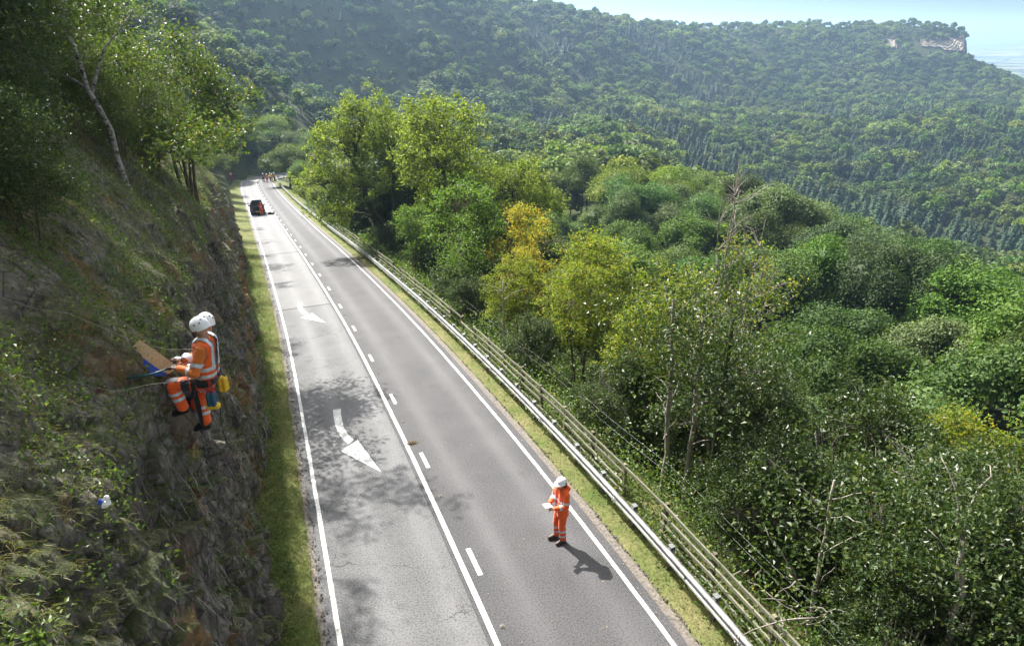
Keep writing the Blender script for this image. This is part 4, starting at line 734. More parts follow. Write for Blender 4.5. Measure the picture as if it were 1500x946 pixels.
def woodland():
    rng = np.random.default_rng(77); sp_ = 6.2; g = np.arange(-900, 1700, sp_); X, Y_ = np.meshgrid(g, np.arange(0, 1750, sp_)); X = X.ravel() + rng.uniform(-.48, .48, X.size) * sp_; Y_ = Y_.ravel() + rng.uniform(-.48, .48, Y_.size) * sp_
    r = np.hypot(X, Y_); az = np.arctan2(X, Y_) - YAW; k = (np.abs(az) < .76) & (r > 42) & (r < 1500); X, Y_, r, az = X[k], Y_[k], r[k], az[k]
    q, zr_, s = nearest(X, Y_); keep = ~((q > np.where(Y_ > 100, -9.5, -13.5)) & (q < 9.0) & (Y_ < 172)) & ~((np.abs(q) < 7.5)) ; keep &= ~((q > 0) & (r < 62) & (q < 26)); keep &= ~((q < 0) & (Y_ < 100) & (q > -16)); keep &= rng.uniform(size=len(X)) < np.where(r > 700, .62, np.where(r > 350, .80, .92))
    X, Y_, r, az, q = X[keep], Y_[keep], r[keep], az[keep], q[keep]; Z = ground_z(X, Y_)
    # what the hill hides is left out: keep a tree only if its top clears the ground between
    d = np.linspace(.12, .94, 16); vis = np.ones(len(X), bool); dz = Z + 9 - CAMZ
    for f in d: 
        gzz = ground_z(X * f, Y_ * f); vis &= (CAMZ + dz * f > gzz + np.where(r * f > 150, -1.5, -3))
    zon = fbm(np.c_[X, Y_, X * 0] / 90., 3, 201); px = 750 + 1000 * np.tan(az); 
    # moor on the crest: slope of the ground decides
    gx_ = ground_z(X + 6 * np.sin(az + YAW), Y_ + 6 * np.cos(az + YAW)) - Z; moor = (r > 500) & (gx_ < .55) & (Z > 0) & (az > -.12); vis &= ~(moor & (rng.uniform(size=len(X)) < .9)); vis &= Z > PLAIN_Z + 25
    X, Y_, r, az, Z, zon, gx_ = [a[vis] for a in (X, Y_, r, az, Z, zon, gx_)]
    pxx, top_y = pix_of(X, Y_, Z + 7.)
    hide = (r > 1130) & (top_y > 54) & (top_y < 77) & (((pxx > 1338) & (pxx < 1425)) | ((pxx > 1299) & (pxx < 1315) & (top_y < 72))); X, Y_, r, az, Z, zon = [a[~hide] for a in (X, Y_, r, az, Z, zon)]
    belt = (r > 335) & (r < 432) & (az > .24); con = belt | ((r > 430) & (r < 900) & (az > .02) & (zon > .01) & (rng.uniform(size=len(X)) < .72)) | ((r > 255) & (rng.uniform(size=len(X)) < .05))
    sc = (.55 + .85 * rng.uniform(size=len(X)) ** 1.4 + 1.1 * np.clip(fbm(np.c_[X, Y_, X * 0] / 42., 2, 205), -.25, .35)) * np.where(con, .92, np.where((r > 140) & (az < -.12), .72, .98)); rot = rng.uniform(0, 2 * pi, len(X)); o_ = np.argsort(r)
    nb = nc = 0; fb = []; fc = []
    for i in o_:
        loc = (X[i], Y_[i], Z[i] - .4)
        if not con[i] and nb < 300:
            nb += 1; close = r[i] < 150; me = (near_b if close else mid_b)[rng.integers(6)]; left = az[i] < -.2
            grp, lb = (('trees of the wooded slope below the fence', 'rounded broadleaf tree in the wood on the slope below the fence') if not left else ('trees on the spur beyond the bend', 'rounded broadleaf tree on the wooded spur beyond the bend'))
            vi = rng.integers(6); me = (near_b if close else mid_b)[vi]; p_ = pix_of(X[i], Y_[i], Z[i])[0]
            size = 'small' if sc[i] < .72 else 'mid-sized' if sc[i] < .98 else 'large'; shape = ('rounded', 'tall egg-shaped', 'broad flat-topped', 'compact round', 'slender upright', 'wide spreading')[vi]
            if left: ref = 'above the bank' if p_ < 300 else 'above the warning sign' if p_ < 345 else 'above the road end' if p_ < 400 else 'behind the leaning ash' if p_ < 480 else 'behind the broad ash'; dep = 'low on the spur' if r[i] < 195 else 'halfway up the spur' if r[i] < 225 else 'near the crest of the spur'
            else: ref = 'beyond the ashes' if p_ < 740 else 'beyond the orange maple' if p_ < 850 else 'beyond the yellow-green sycamores' if p_ < 980 else 'beyond the bare sapling' if p_ < 1150 else 'beyond the dark thicket' if p_ < 1350 else 'on the open valley side'; dep = 'just below the thicket' if r[i] < 78 else 'on the upper slope' if r[i] < 105 else 'on the middle slope' if r[i] < 135 else 'on the lower slope'
            lb = f'{size} {shape} tree {dep}, {ref}'
            t = empty('broadleaf_tree', loc, rot[i], lb, 'tree', grp); t.scale = (sc[i], sc[i], sc[i] * rng.uniform(.85, 1.2)); obj('crown', me, t); obj('trunk', trunk_me, t)
        elif con[i] and nc < 300:
            nc += 1; t = empty('conifer_tree', loc, rot[i], 'dark pointed conifer in the plantation belt across the valley' if belt[i] else 'dark pointed conifer in the mixed wood across the valley', 'tree', 'conifers of the plantation belt' if belt[i] else 'conifers in the mixed wood'); t.scale = (sc[i],) * 3; obj('crown', near_c[rng.integers(3)], t); obj('trunk', trunk_me, t)
        else: (fc if con[i] else fb).append(i)
    print('woodland', len(X), nb, nc, len(fb), len(fc))
    scatter('far_broadleaf_wood', X[fb], Y_[fb], Z[fb] - .4, rot[fb], sc[fb] * 1.08, far_b, 'broadleaf woodland covering the escarpment and the far side of the valley')
    scatter('far_conifer_wood', X[fc], Y_[fc], Z[fc] - .4, rot[fc], sc[fc], far_c, 'conifer woodland on the shelf below the escarpment')
def scatter(name, X, Y, Z, rot, sc, meshes, label):
    me = bpy.data.meshes.new(name); n = len(X); me.vertices.add(n); me.vertices.foreach_set('co', np.c_[X, Y, Z].astype(np.float32).ravel())
    for nm, v in (('rot', rot), ('sc', sc)): me.attributes.new(nm, 'FLOAT', 'POINT').data.foreach_set('value', np.asarray(v, np.float32))
    me.attributes.new('pick', 'INT', 'POINT').data.foreach_set('value', RNG.integers(0, len(meshes), n).astype(np.int32))
    o = obj(name, me); tag(o, label, 'wood', kind='stuff'); ng = bpy.data.node_groups.new(name, 'GeometryNodeTree'); ng.interface.new_socket('Geometry', in_out='INPUT', socket_type='NodeSocketGeometry'); ng.interface.new_socket('Geometry', in_out='OUTPUT', socket_type='NodeSocketGeometry')
    N = ng.nodes; L = ng.links; gi = N.new('NodeGroupInput'); go = N.new('NodeGroupOutput'); ip = N.new('GeometryNodeInstanceOnPoints'); gg = N.new('GeometryNodeGeometryToInstance')
    for m_ in meshes:
        src = bpy.data.objects.new(m_.name, m_); oi = N.new('GeometryNodeObjectInfo'); oi.inputs['Object'].default_value = src; oi.inputs['As Instance'].default_value = True; L.new(oi.outputs['Geometry'], gg.inputs[0])
    def attr(nm, ty):
        a = N.new('GeometryNodeInputNamedAttribute'); a.data_type = ty; a.inputs['Name'].default_value = nm; return a.outputs['Attribute']
    cx = N.new('ShaderNodeCombineXYZ'); L.new(attr('rot', 'FLOAT'), cx.inputs[2]); L.new(gi.outputs[0], ip.inputs['Points']); jn = N.new('GeometryNodeJoinGeometry')
    for lk in list(gg.inputs[0].links): L.new(lk.from_socket, jn.inputs[0])
    N.remove(gg); L.new(jn.outputs[0], ip.inputs['Instance']); ip.inputs['Pick Instance'].default_value = True; L.new(attr('pick', 'INT'), ip.inputs['Instance Index']); L.new(cx.outputs[0], ip.inputs['Rotation']); L.new(attr('sc', 'FLOAT'), ip.inputs['Scale']); L.new(ip.outputs[0], go.inputs[0])
    md = o.modifiers.new('trees', 'NODES'); md.node_group = ng
woodland()
# ------------------------------------------------------------------ crash barrier and wooden fence
def m_galv():
    t = NT('galvanised_steel'); c = t.coord(); n = t.noise(c, 3., 5, .6); n2 = t.noise(t.mapping(c, (1, 1, 6)), 7., 4, .7)
    col = t.mix(t.ramp(n, .35, .65), (.24, .245, .24, 1), (.40, .405, .40, 1)); col = t.mix(t.ramp(n2, .60, .72, 0, .6), col, (.22, .24, .18, 1))
    return t.done(t.bsdf(col, t.ramp(n, .3, .7, .42, .6), .55, t.bump(n2, .15, .01), .5))
def m_wood(name, a, b, moss):
    t = NT(name); c = t.coord(); n = t.noise(t.mapping(c, (14, 1.2, 14)), 3., 6, .7); n2 = t.noise(c, 1.3, 4); oi = t.node('ShaderNodeObjectInfo').outputs['Random']
    col = t.mix(t.ramp(n, .32, .68), a, b); col = t.mix(t.ramp(n2, .5, .68, 0, .8), col, moss); h = t.node('ShaderNodeHueSaturation'); t.put(h.inputs['Color'], col); t.put(h.inputs['Value'], t.ramp(oi, 0, 1, .7, 1.25))
    return t.done(t.bsdf(h.outputs[0], .85, 0, t.bump(n, .5, .01), .2))
M['galv'] = m_galv(); M['fence'] = m_wood('weathered_fence_wood', (.10, .098, .072, 1), (.205, .198, .15, 1), (.095, .12, .05, 1)); M['post'] = m_wood('weathered_post_wood', (.10, .095, .06, 1), (.21, .19, .13, 1), (.10, .13, .05, 1))
M['steel_dark'] = plain('weathered_steel', (.16, .17, .17), .55, .5, .3, 12); M['bolt'] = plain('bolt_steel', (.35, .35, .35), .4, .8)
def side_pt(e, s, z): return road_pt(6.3 + e, s, z)
def barrier():
    t = empty('crash_barrier', side_pt(.75, 20, 0), 0, 'long galvanised steel crash barrier along the right verge of the road', 'crash barrier'); o0 = np.array(t.location)
    prof = [(.045, .340), (.052, .352), (.0, .378), (-.032, .405), (-.034, .428), (.0, .455), (.040, .482), (.044, .500), (.040, .518), (.0, .545), (-.034, .572), (-.032, .595), (.0, .622), (.052, .648), (.045, .660)]
    s0 = -12.; L = 4.8; n = 0
    while s0 < 152:
        ss_ = np.linspace(s0, s0 + L + .16, 7); V = []
        for s_ in ss_:
            lap = -.006 * (s_ > s0 + L - .16)
            V += [side_pt(.60 + a + lap, s_, z + .01) - o0 for a, z in prof]
        obj('beam', mesh_np('beam', V, [grid_faces(7, len(prof))], [M['galv']], smooth=True), t)
        b = MB()
        for a in (.04, .12):
            for z in (.41, .48, .6): b.box(side_pt(.56, s0 + a, z) - o0, (.03, .03, .03))
        if s0 < 62: b.build('bolts', M['bolt'], t)['kind'] = 'stuff'
        s0 += L
    pb = MB(); pb.box((0, 0, .03), (.015, .11, 1.28)); pb.box((-.045, 0, .03), (.008, .11, 1.26)); pb.box((.045, 0, .03), (.008, .11, 1.26)); pb.box((-.012, 0, .672), (.12, .13, .012)); pm = pb.mesh('post', M['steel_dark'])
    bb = MB(); bb.box((0, 0, 0), (.10, .10, .22)); bm_ = bb.mesh('spacer', M['steel_dark'])
    for k, s_ in enumerate(np.arange(-9.4, 152, 1.6)):
        p = obj('post', pm, t, side_pt(.77, s_, .0) - o0); obj('spacer', bm_, t, side_pt(.69, s_, .50) - o0)
barrier()
def fence():
    t = empty('wooden_fence', side_pt(1.5, 20, 0), 0, 'weathered wooden post and rail fence behind the crash barrier', 'fence'); o0 = np.array(t.location); rg = np.random.default_rng(5)
    pm = []
    for k in range(3):
        b = MB(); b.box((0, 0, .30), (.085, .10, 1.7)); b.box((0, 0, 1.155), (.07, .085, .03)); pm.append(b.mesh('fence_post', M['post']))
    ps = np.arange(-4., 92, 1.85)
    for i, s_ in enumerate(ps):
        z = -.05; p = obj('fence_post', pm[i % 3], t, side_pt(1.21, s_, z - .1) - o0); p.rotation_euler = (rg.normal() * .03, rg.normal() * .03, rg.normal() * .08)
    for i in range(len(ps) - 1):
        if ps[i] > 70 and i % 3: pass
        for k, zz_ in enumerate((.34, .60, .86, 1.10)):
            if rg.uniform() < .08: continue
            a = side_pt(1.15, ps[i] - .06, zz_ - .15 + rg.normal() * .018) - o0; b_ = side_pt(1.15 , ps[i + 1] + .06, zz_ - .15 + rg.normal() * .022) - o0
            d = b_ - a; Ln = np.linalg.norm(d); y = d / Ln; x = norm(np.cross(y, [0, 0, 1])); z = np.cross(x, y); b = MB(); sag = rg.normal() * .012
            w = .078 * rg.uniform(.85, 1.1); V = []
            for f in (0, .5, 1):
                c = a + d * f + z * sag * (f == .5) + x * (.004 * (i % 2)); V += [c - x * .02 - z * w / 2, c + x * .02 - z * w / 2, c + x * .02 + z * w / 2, c - x * .02 + z * w / 2]
            F = grid_faces(3, 4).tolist() + [[3, 7, 4, 0], [7, 11, 8, 4]]; F += [[0, 3, 2, 1], [8, 9, 10, 11]]
            # grid_faces leaves the seam open: closed by the two quads above
            F = [f for f in F]; obj('fence_rail', mesh_np('fence_rail', V, [np.array(F)], [M['fence']]), t)
    for e, z in ((1.95, 1.25), (1.98, .95)):
        P = np.array([side_pt(e + .05 * sin(s_ * .7), s_, z - .06 * abs(sin(s_ * .52)) - .05) - o0 for s_ in np.arange(-2, 34, .8)]); b = MB(); b.tube(P, .0014, 4, False); b.build('fence_wire', M['steel_dark'], t)
fence()

# ------------------------------------------------------------------ people
def hv(name, col, rough=.62):
    t = NT(name); c = t.coord(); n = t.noise(c, 9., 5, .6); n2 = t.noise(c, 2.6, 3); k = t.node('ShaderNodeVectorMath', operation='SCALE'); k.inputs[0].default_value = col; t.put(k.inputs['Scale'], t.ramp(n2, .3, .7, .84, 1.08))
    return t.done(t.bsdf(k.outputs[0], rough, 0, t.bump(n, .45, .03), .3, sheen=.2))
M['orange'] = hv('orange_workwear', (.86, .115, .012)); M['orange_dull'] = hv('dull_orange_workwear', (.62, .155, .018)); M['red_orange'] = hv('red_orange_workwear', (.80, .07, .02)); M['yellow_hv'] = hv('yellow_workwear', (.62, .66, .02)); M['green_cloth'] = hv('green_jacket', (.02, .12, .05))
M['navy'] = hv('dark_navy_cloth', (.020, .022, .032)); M['black'] = hv('black_cloth', (.012, .012, .014)); M['skin'] = plain('skin', (.46, .25, .17), .5, 0, .08, 20); M['silver'] = plain('reflective_tape', (.55, .60, .66), .35, .25, .1, 40); M['boot'] = plain('brown_boot_leather', (.06, .036, .024), .55, 0, .2, 20); M['bootblack'] = plain('black_boot', (.012, .012, .013), .5); M['helmet'] = plain('white_helmet_shell', (.80, .82, .84), .28, 0, .03, 8); M['hat_vent'] = plain('dark_vent', (.02, .022, .026), .5); M['hair'] = plain('dark_hair', (.03, .02, .014), .6); M['glove'] = plain('dark_glove', (.03, .022, .02), .7); M['paper'] = plain('white_paper', (.85, .85, .83), .8, 0, .03); M['eye'] = plain('dark_eye', (.015, .012, .01), .2)
M['blue_tarp'] = plain('blue_cover', (.012, .055, .42), .5, 0, .2, 12, .4); M['plywood'] = m_wood('board_wood', (.36, .25, .14, 1), (.55, .42, .27, 1), (.40, .30, .17, 1)); M['yellow_bag'] = plain('yellow_bag_fabric', (.72, .44, .02), .5, 0, .15, 10, .3); M['teal'] = plain('teal_handle', (.01, .10, .11), .4); M['pouch'] = plain('blue_pouch_fabric', (.018, .08, .13), .6, 0, .2, 14, .3); M['rope'] = plain('pale_rope', (.26, .25, .22), .8, 0, .2, 60); M['rope_red'] = plain('red_rope', (.55, .04, .03), .7, 0, .2, 60); M['metal'] = plain('bare_metal', (.45, .50, .56), .3, .8)
def caps_piece(mb, p0, p1, r0, r1, n=12):
    p0 = np.asarray(p0, float); p1 = np.asarray(p1, float); d = p1 - p0; L = np.linalg.norm(d)
    if L < 1e-4: d = np.array([0, 0, 1.]); p1 = p0 + d * 1e-3; L = 1e-3
    d = d / L; a = np.linspace(-pi / 2, 0, 5); P = [p0 + d * r0 * sin(x) for x in a] + [p1 + d * r1 * sin(-x) for x in a[::-1]]; R = [max(r0 * cos(x), r0 * .03) for x in a] + [max(r1 * cos(x), r1 * .03) for x in a[::-1]]
    mb.tube(P, R, n)
def blob(name, caps, voxel, mat, smooth=3, parent=None, wr=0., seed=0):
    mb = MB()
    for c in caps: caps_piece(mb, *c)
    me = mb.mesh(name, mat); o = bpy.data.objects.new('tmp', me); COL.objects.link(o); m = o.modifiers.new('r', 'REMESH'); m.mode = 'VOXEL'; m.voxel_size = voxel; m.use_smooth_shade = True
    if smooth: s_ = o.modifiers.new('s', 'SMOOTH'); s_.iterations = smooth; s_.factor = .5
    dg = bpy.context.evaluated_depsgraph_get(); dg.update(); ev = o.evaluated_get(dg); r = bpy.data.meshes.new_from_object(ev); COL.objects.unlink(o); bpy.data.objects.remove(o); r.name = name; r.materials.clear(); r.materials.append(mat)
    if wr:
        n = len(r.vertices); co = np.empty(n * 3); r.vertices.foreach_get('co', co); no = np.empty(n * 3); r.vertices.foreach_get('normal', no); co = co.reshape(-1, 3); no = no.reshape(-1, 3)
        w = fbm(co * np.array([9., 9, 16]), 3, 300 + seed) + .7 * (1 - np.abs(4 * fbm(co * np.array([5., 5, 22]), 2, 310 + seed))) - .4; r.vertices.foreach_set('co', (co + no * (w * wr)[:, None]).ravel()); r.update()
    return obj(name, r, parent)
def band(src, pred, mat, name, parent, off=.006):
    """tape, straps and pockets: the faces of a garment that pred picks, raised by off"""
    me = src.data; n = len(me.vertices); co = np.empty(n * 3); me.vertices.foreach_get('co', co); co = co.reshape(-1, 3); no = np.empty(n * 3); me.vertices.foreach_get('normal', no); no = no.reshape(-1, 3); F = [list(p.vertices) for p in me.polygons]; c = np.array([co[f].mean(0) for f in F]); fn = np.array([p.normal for p in me.polygons]); k = pred(c, fn)
    F = [f for f, a in zip(F, k) if a]
    if not F: return None
    used = sorted({v for f in F for v in f}); mp = {v: i for i, v in enumerate(used)}; V = co[used] + no[used] * off; by = {}
    for f in F: by.setdefault(len(f), []).append([mp[v] for v in f])
    return obj(name, mesh_np(name, V, [np.array(v) for v in by.values()], [mat], smooth=True), parent)
def seg_t(c, a, b):
    a = np.asarray(a, float); b = np.asarray(b, float); d = b - a; L = np.linalg.norm(d); d /= L; t = (c - a) @ d; r = np.linalg.norm(c - a - t[:, None] * d, axis=1); return t, r, L
def hand(caps, wrist, d, side, curl, r=.0085, flip=1):
    """palm, four fingers and a thumb; d = pointing direction, side = thumb side, curl = direction the fingers close to"""
    d = norm(np.asarray(d, float)); side = norm(np.asarray(side, float) - d * (np.asarray(side, float) @ d)); cu = norm(np.asarray(curl, float)); w = np.asarray(wrist, float)
    for k in (-1, 0, 1): caps.append((w + side * .018 * k, w + d * .085 + side * .024 * k, .015, .014))
    for k, L in zip((1.5, .5, -.5, -1.5), (.062, .072, .068, .052)):
        b = w + d * .09 + side * .0175 * k; m = b + norm(d + cu * .5) * L * .55; e = m + norm(d * .25 + cu) * L * .55; caps.append((b, m, r, r * .95)); caps.append((m, e, r * .95, r * .8))
    b = w + d * .025 + side * .03; m = b + norm(d * .7 + side * .7 + cu * .3) * .042; caps.append((b, m, .011, .0095)); caps.append((m, m + norm(d + cu * .5) * .03, .0095, .008))
def head_caps(c, f, L_=None):
    """skull, jaw, nose, ears; c = centre, f = facing"""
    c = np.asarray(c, float); f = norm(np.asarray(f, float)); up = np.array([0, 0, 1.]); l = norm(np.cross(up, f)); u = np.cross(f, l)
    k = [(c + u * .03 - f * .02, c + u * .03 + f * .015, .088, .082), (c - u * .03 + f * .012, c - u * .085 + f * .048, .070, .040), (c + f * .072 + u * .018, c + f * .103 - u * .022, .011, .015), (c + f * .070 - u * .052, c + f * .078 - u * .054, .02, .018), (c + f * .066 + u * .036 + l * .032, c + f * .066 + u * .036 - l * .032, .018, .018)]
    for s_ in (1, -1): k.append((c + l * s_ * .080 - f * .008 + u * .012, c + l * s_ * .088 - f * .012 - u * .022, .014, .010))
    return k, l, u
def helmet(name, c, f, parent, kind='hard', mat=None):
    c = np.asarray(c, float); f = norm(np.asarray(f, float)); l = norm(np.cross([0, 0, 1.], f)); u = np.cross(f, l); a = np.linspace(0, 2 * pi, 25)[:-1]; V = []; rows = 9
    for i in range(rows):
        th = (pi / 2) * i / (rows - 1) * .985; 
        for x in a:
            ridge = 1 + (.02 * np.exp(-(np.sin(x) / .28) ** 2) if kind == 'hard' else .0)
            V.append(c + (f * np.cos(x) * .135 + l * np.sin(x) * .112) * np.cos(th) + u * (.125 * np.sin(th) * ridge))
    # brim / lower edge
    low = []
    for x in a:
        if kind == 'hard': e = 1.16 + .22 * max(0, cos(x)) ** 3; z = -.012 - .018 * max(0, cos(x)) ** 2
        else: e = .99; z = -.028 - .035 * (max(0, -cos(x)) ** .5) - .012 * abs(sin(x))
        low.append(c + (f * np.cos(x) * .135 + l * np.sin(x) * .112) * e + u * z)
    V = [np.array(low)] + [np.array(V)]; V = np.concatenate(V); Q = []
    for i in range(rows):
        for j in range(24): Q.append([i * 24 + j, i * 24 + (j + 1) % 24, (i + 1) * 24 + (j + 1) % 24, (i + 1) * 24 + j])
    h = obj(name, mesh_np(name, V, [np.array(Q)], [mat or M['helmet']], smooth=True), parent)
    if kind == 'climb':
        b = MB()
        for sx in (1, -1):
            for x, th in ((2.35, .30), (1.75, .28), (2.75, .62)):
                p = c + (f * np.cos(x) * .137 + l * sx * np.sin(x) * .114) * np.cos(th) + u * .127 * np.sin(th); q = norm(p - c); b.tube([p - q * .004, p + q * .003], [.018, .014], 3)
        b.build('helmet_vent', M['hat_vent'], h)
        b = MB()
        for sx in (1, -1): b.tube([c + l * sx * .108 - u * .02, c + l * sx * .095 + f * .03 - u * .09, c + f * .06 - u * .135], .006, 4)
        b.build('chin_strap', M['hat_vent'], h)
    return h
def limb(a, b, c, r): return [(a, b, r[0], r[1]), (b, c, r[1], r[2])]
def person_near(name, loc, rz, J, label, group, jacket, trousers, boots, hat, vox=.012, extra=None, glove=False, scale=1.):
    """J: joints in the person's own frame (x forward, y left, z up)"""
    t = empty(name, loc, rz, label, 'person', group); t.scale = (scale,) * 3; A = {k: np.asarray(v, float) for k, v in J.items()}
    hc, l, u = head_caps(A['head'], A['face']); ch = (A['shL'] + A['shR']) / 2; pl = (A['hipL'] + A['hipR']) / 2; tl_ = norm(A['shL'] - A['shR']); body = list(hc); body.append((A['head'] - u * .06 - norm(A['face']) * .015, ch + (A['head'] - ch) * .18, .058, .066))
    for s_ in ('L', 'R'):
        body += limb(A['sh' + s_], A['el' + s_], A['wr' + s_], (.052, .042, .030)); body += limb(A['hip' + s_], A['kn' + s_], A['an' + s_], (.082, .058, .042)); body.append((A['an' + s_], A['toe' + s_], .045, .036)); body.append((pl + (A['hip' + s_] - pl) * .6, ch + (A['sh' + s_] - ch) * .55, .10, .095))
        side = A.get('th' + s_, np.array([0, 1. if s_ == 'R' else -1., .3])); hand(body, A['wr' + s_], A['wr' + s_] - A['el' + s_] if 'hd' + s_ not in A else A['hd' + s_], side, A.get('cu', np.array([0, 0, -1.])))
    bd = blob('body', body, .0065, M['skin'], 2, t)
    jk = [(pl + (A['hipL'] - pl) * .55 + (ch - pl) * .02, ch + (A['shL'] - ch) * .5, .128, .122), (pl + (A['hipR'] - pl) * .55 + (ch - pl) * .02, ch + (A['shR'] - ch) * .5, .128, .122), (A['shL'], A['shR'], .078, .078), (ch, ch + (A['head'] - ch) * .38, .085, .078)]
    if J.get('coat'): jk += [(pl + (A['hipL'] - pl) * .6 - (ch - pl) * .22, pl + (A['hipL'] - pl) * .6, .142, .13), (pl + (A['hipR'] - pl) * .6 - (ch - pl) * .22, pl + (A['hipR'] - pl) * .6, .142, .13)]
    for s_ in ('L', 'R'):
        w = A['wr' + s_] + norm(A['el' + s_] - A['wr' + s_]) * .02; jk += limb(A['sh' + s_], A['el' + s_], w, (.080, .066, .052))
    jo = blob('jacket', jk, vox, jacket, 2, t, .009, 1)
    tk = []
    for s_ in ('L', 'R'):
        an = A['an' + s_] + norm(A['kn' + s_] - A['an' + s_]) * .02; tk += limb(A['hip' + s_], A['kn' + s_], an, (.112, .086, .074)); tk.append((pl + (A['hip' + s_] - pl) * .5, pl + (A['hip' + s_] - pl) * .5 + (ch - pl) * .25, .122, .12))
    to = blob('trousers', tk, vox, trousers, 2, t, .010, 2)
    for s_ in ('L', 'R'):
        an, te = A['an' + s_], A['toe' + s_]; d = norm(te - an); bt = [(an + norm(A['kn' + s_] - an) * .06, an, .055, .056), (an - d * .03 - (A['kn' + s_] - an) * .10, te - (A['kn' + s_] - an) * .03, .050, .044), (an, te, .052, .042)]; blob('boot', bt, .010, boots, 2, t)
        if glove:
            g = []; hand(g, A['wr' + s_], A['wr' + s_] - A['el' + s_] if 'hd' + s_ not in A else A['hd' + s_], A.get('th' + s_, np.array([0, 1. if s_ == 'R' else -1., .3])), A.get('cu', np.array([0, 0, -1.])), .0115); g.append((A['wr' + s_] - norm(A['wr' + s_] - A['el' + s_]) * .03, A['wr' + s_], .038, .034)); blob('glove', g, .006, M['glove'], 1, t)
    f = norm(A['face'])
    for s_ in (1, -1): b = MB(); caps_piece(b, A['head'] + f * .083 + u * .018 + l * .032 * s_, A['head'] + f * .086 + u * .018 + l * .032 * s_, .011, .010, 8); b.build('eye', M['eye'], t, True)
    helmet('helmet', A['head'] + u * .056 - f * .022, norm(f + u * A.get('tilt', np.array(0.))), t, hat)
    return t, bd, jo, to, A
# the surveyor standing in the road
SJ = dict(head=(.05, 0, 1.585), face=(1, .16, .06), shL=(0, .185, 1.40), shR=(0, -.185, 1.40), elL=(.03, .255, 1.13), elR=(.05, -.24, 1.13), wrL=(.26, .12, 1.07), wrR=(.27, -.08, 1.10), hdL=(1, -.35, .05), hdR=(1, .25, .05), hipL=(0, .092, .90), hipR=(-.01, -.092, .90), knL=(.035, .10, .49), knR=(.05, -.11, .49), anL=(-.01, .105, .085), anR=(.04, -.12, .085), toeL=(.17, .13, .045), toeR=(.22, -.14, .045), coat=1)
sv_rz = radians(180 + 8)
sp_w = road_pt(5.25, 11.62, .02)
pt_, bd, jk, tr, A = person_near('person', tuple(sp_w), sv_rz, SJ, 'surveyor in orange suit and white hard hat standing in the road holding paper', None, M['orange'], M['orange'], M['boot'], 'hard', .011)
def ring(a, b, t0, t1, rmax=.16):
    def p(c, n): t, r, L = seg_t(c, a, b); return (t > t0) & (t < t1) & (r < rmax)
    return p
for zz_ in (1.04, 1.20): band(jk, lambda c, n, z=zz_: (np.abs(c[:, 2] - z) < .027) & (np.abs(c[:, 1]) < .21) & (c[:, 0] < .17), M['silver'], 'reflective_band', pt_)
for s_ in ('L', 'R'):
    band(jk, ring(A['sh' + s_], A['el' + s_], .17, .225, .10), M['silver'], 'reflective_band', pt_); band(jk, ring(A['el' + s_], A['wr' + s_], .10, .155, .09), M['silver'], 'reflective_band', pt_)
    for t0 in (.13, .27): band(tr, ring(A['kn' + s_], A['an' + s_], t0 - .03, t0 + .025, .12), M['silver'], 'reflective_band', pt_)
blob('hood', [((-.10, .075, 1.47), (-.10, -.075, 1.47), .072, .072), ((-.04, .11, 1.455), (-.11, .06, 1.45), .05, .06), ((-.04, -.11, 1.455), (-.11, -.06, 1.45), .05, .06), ((-.13, 0, 1.42), (-.12, 0, 1.36), .07, .05)], .011, M['orange'], 2, pt_, .006, 4)
blob('hood_lining', [((-.02, .09, 1.46), (-.07, .08, 1.47), .036, .042), ((-.02, -.09, 1.46), (-.07, -.08, 1.47), .036, .042), ((.035, .05, 1.44), (.04, -.05, 1.43), .035, .035)], .010, M['navy'], 2, pt_)
blob('hair', [((-.02, .05, 1.60), (-.02, -.05, 1.60), .07, .07), ((-.05, 0, 1.62), (-.06, 0, 1.53), .07, .05)], .010, M['hair'], 1, pt_)
ppl = empty('paper_sheet', tuple(sp_w + np.array([0, 0, 0])), sv_rz, 'white sheet of paper held in the hands of the surveyor', 'paper')
gxx, gyy = np.meshgrid(np.linspace(0, .21, 9), np.linspace(-.08, .08, 6), indexing='ij'); V = np.stack([.30 + gxx * .95, .03 + gyy, 1.125 + gxx * .18 + .015 * np.sin(gxx * 9) - .3 * (gyy) ** 2], -1).reshape(-1, 3); V2 = V - [0, 0, .004]
ob = obj('sheet', mesh_np('sheet', np.r_[V, V2], [grid_faces(9, 6), grid_faces(9, 6)[:, ::-1] + len(V)], [M['paper']], smooth=True), ppl)

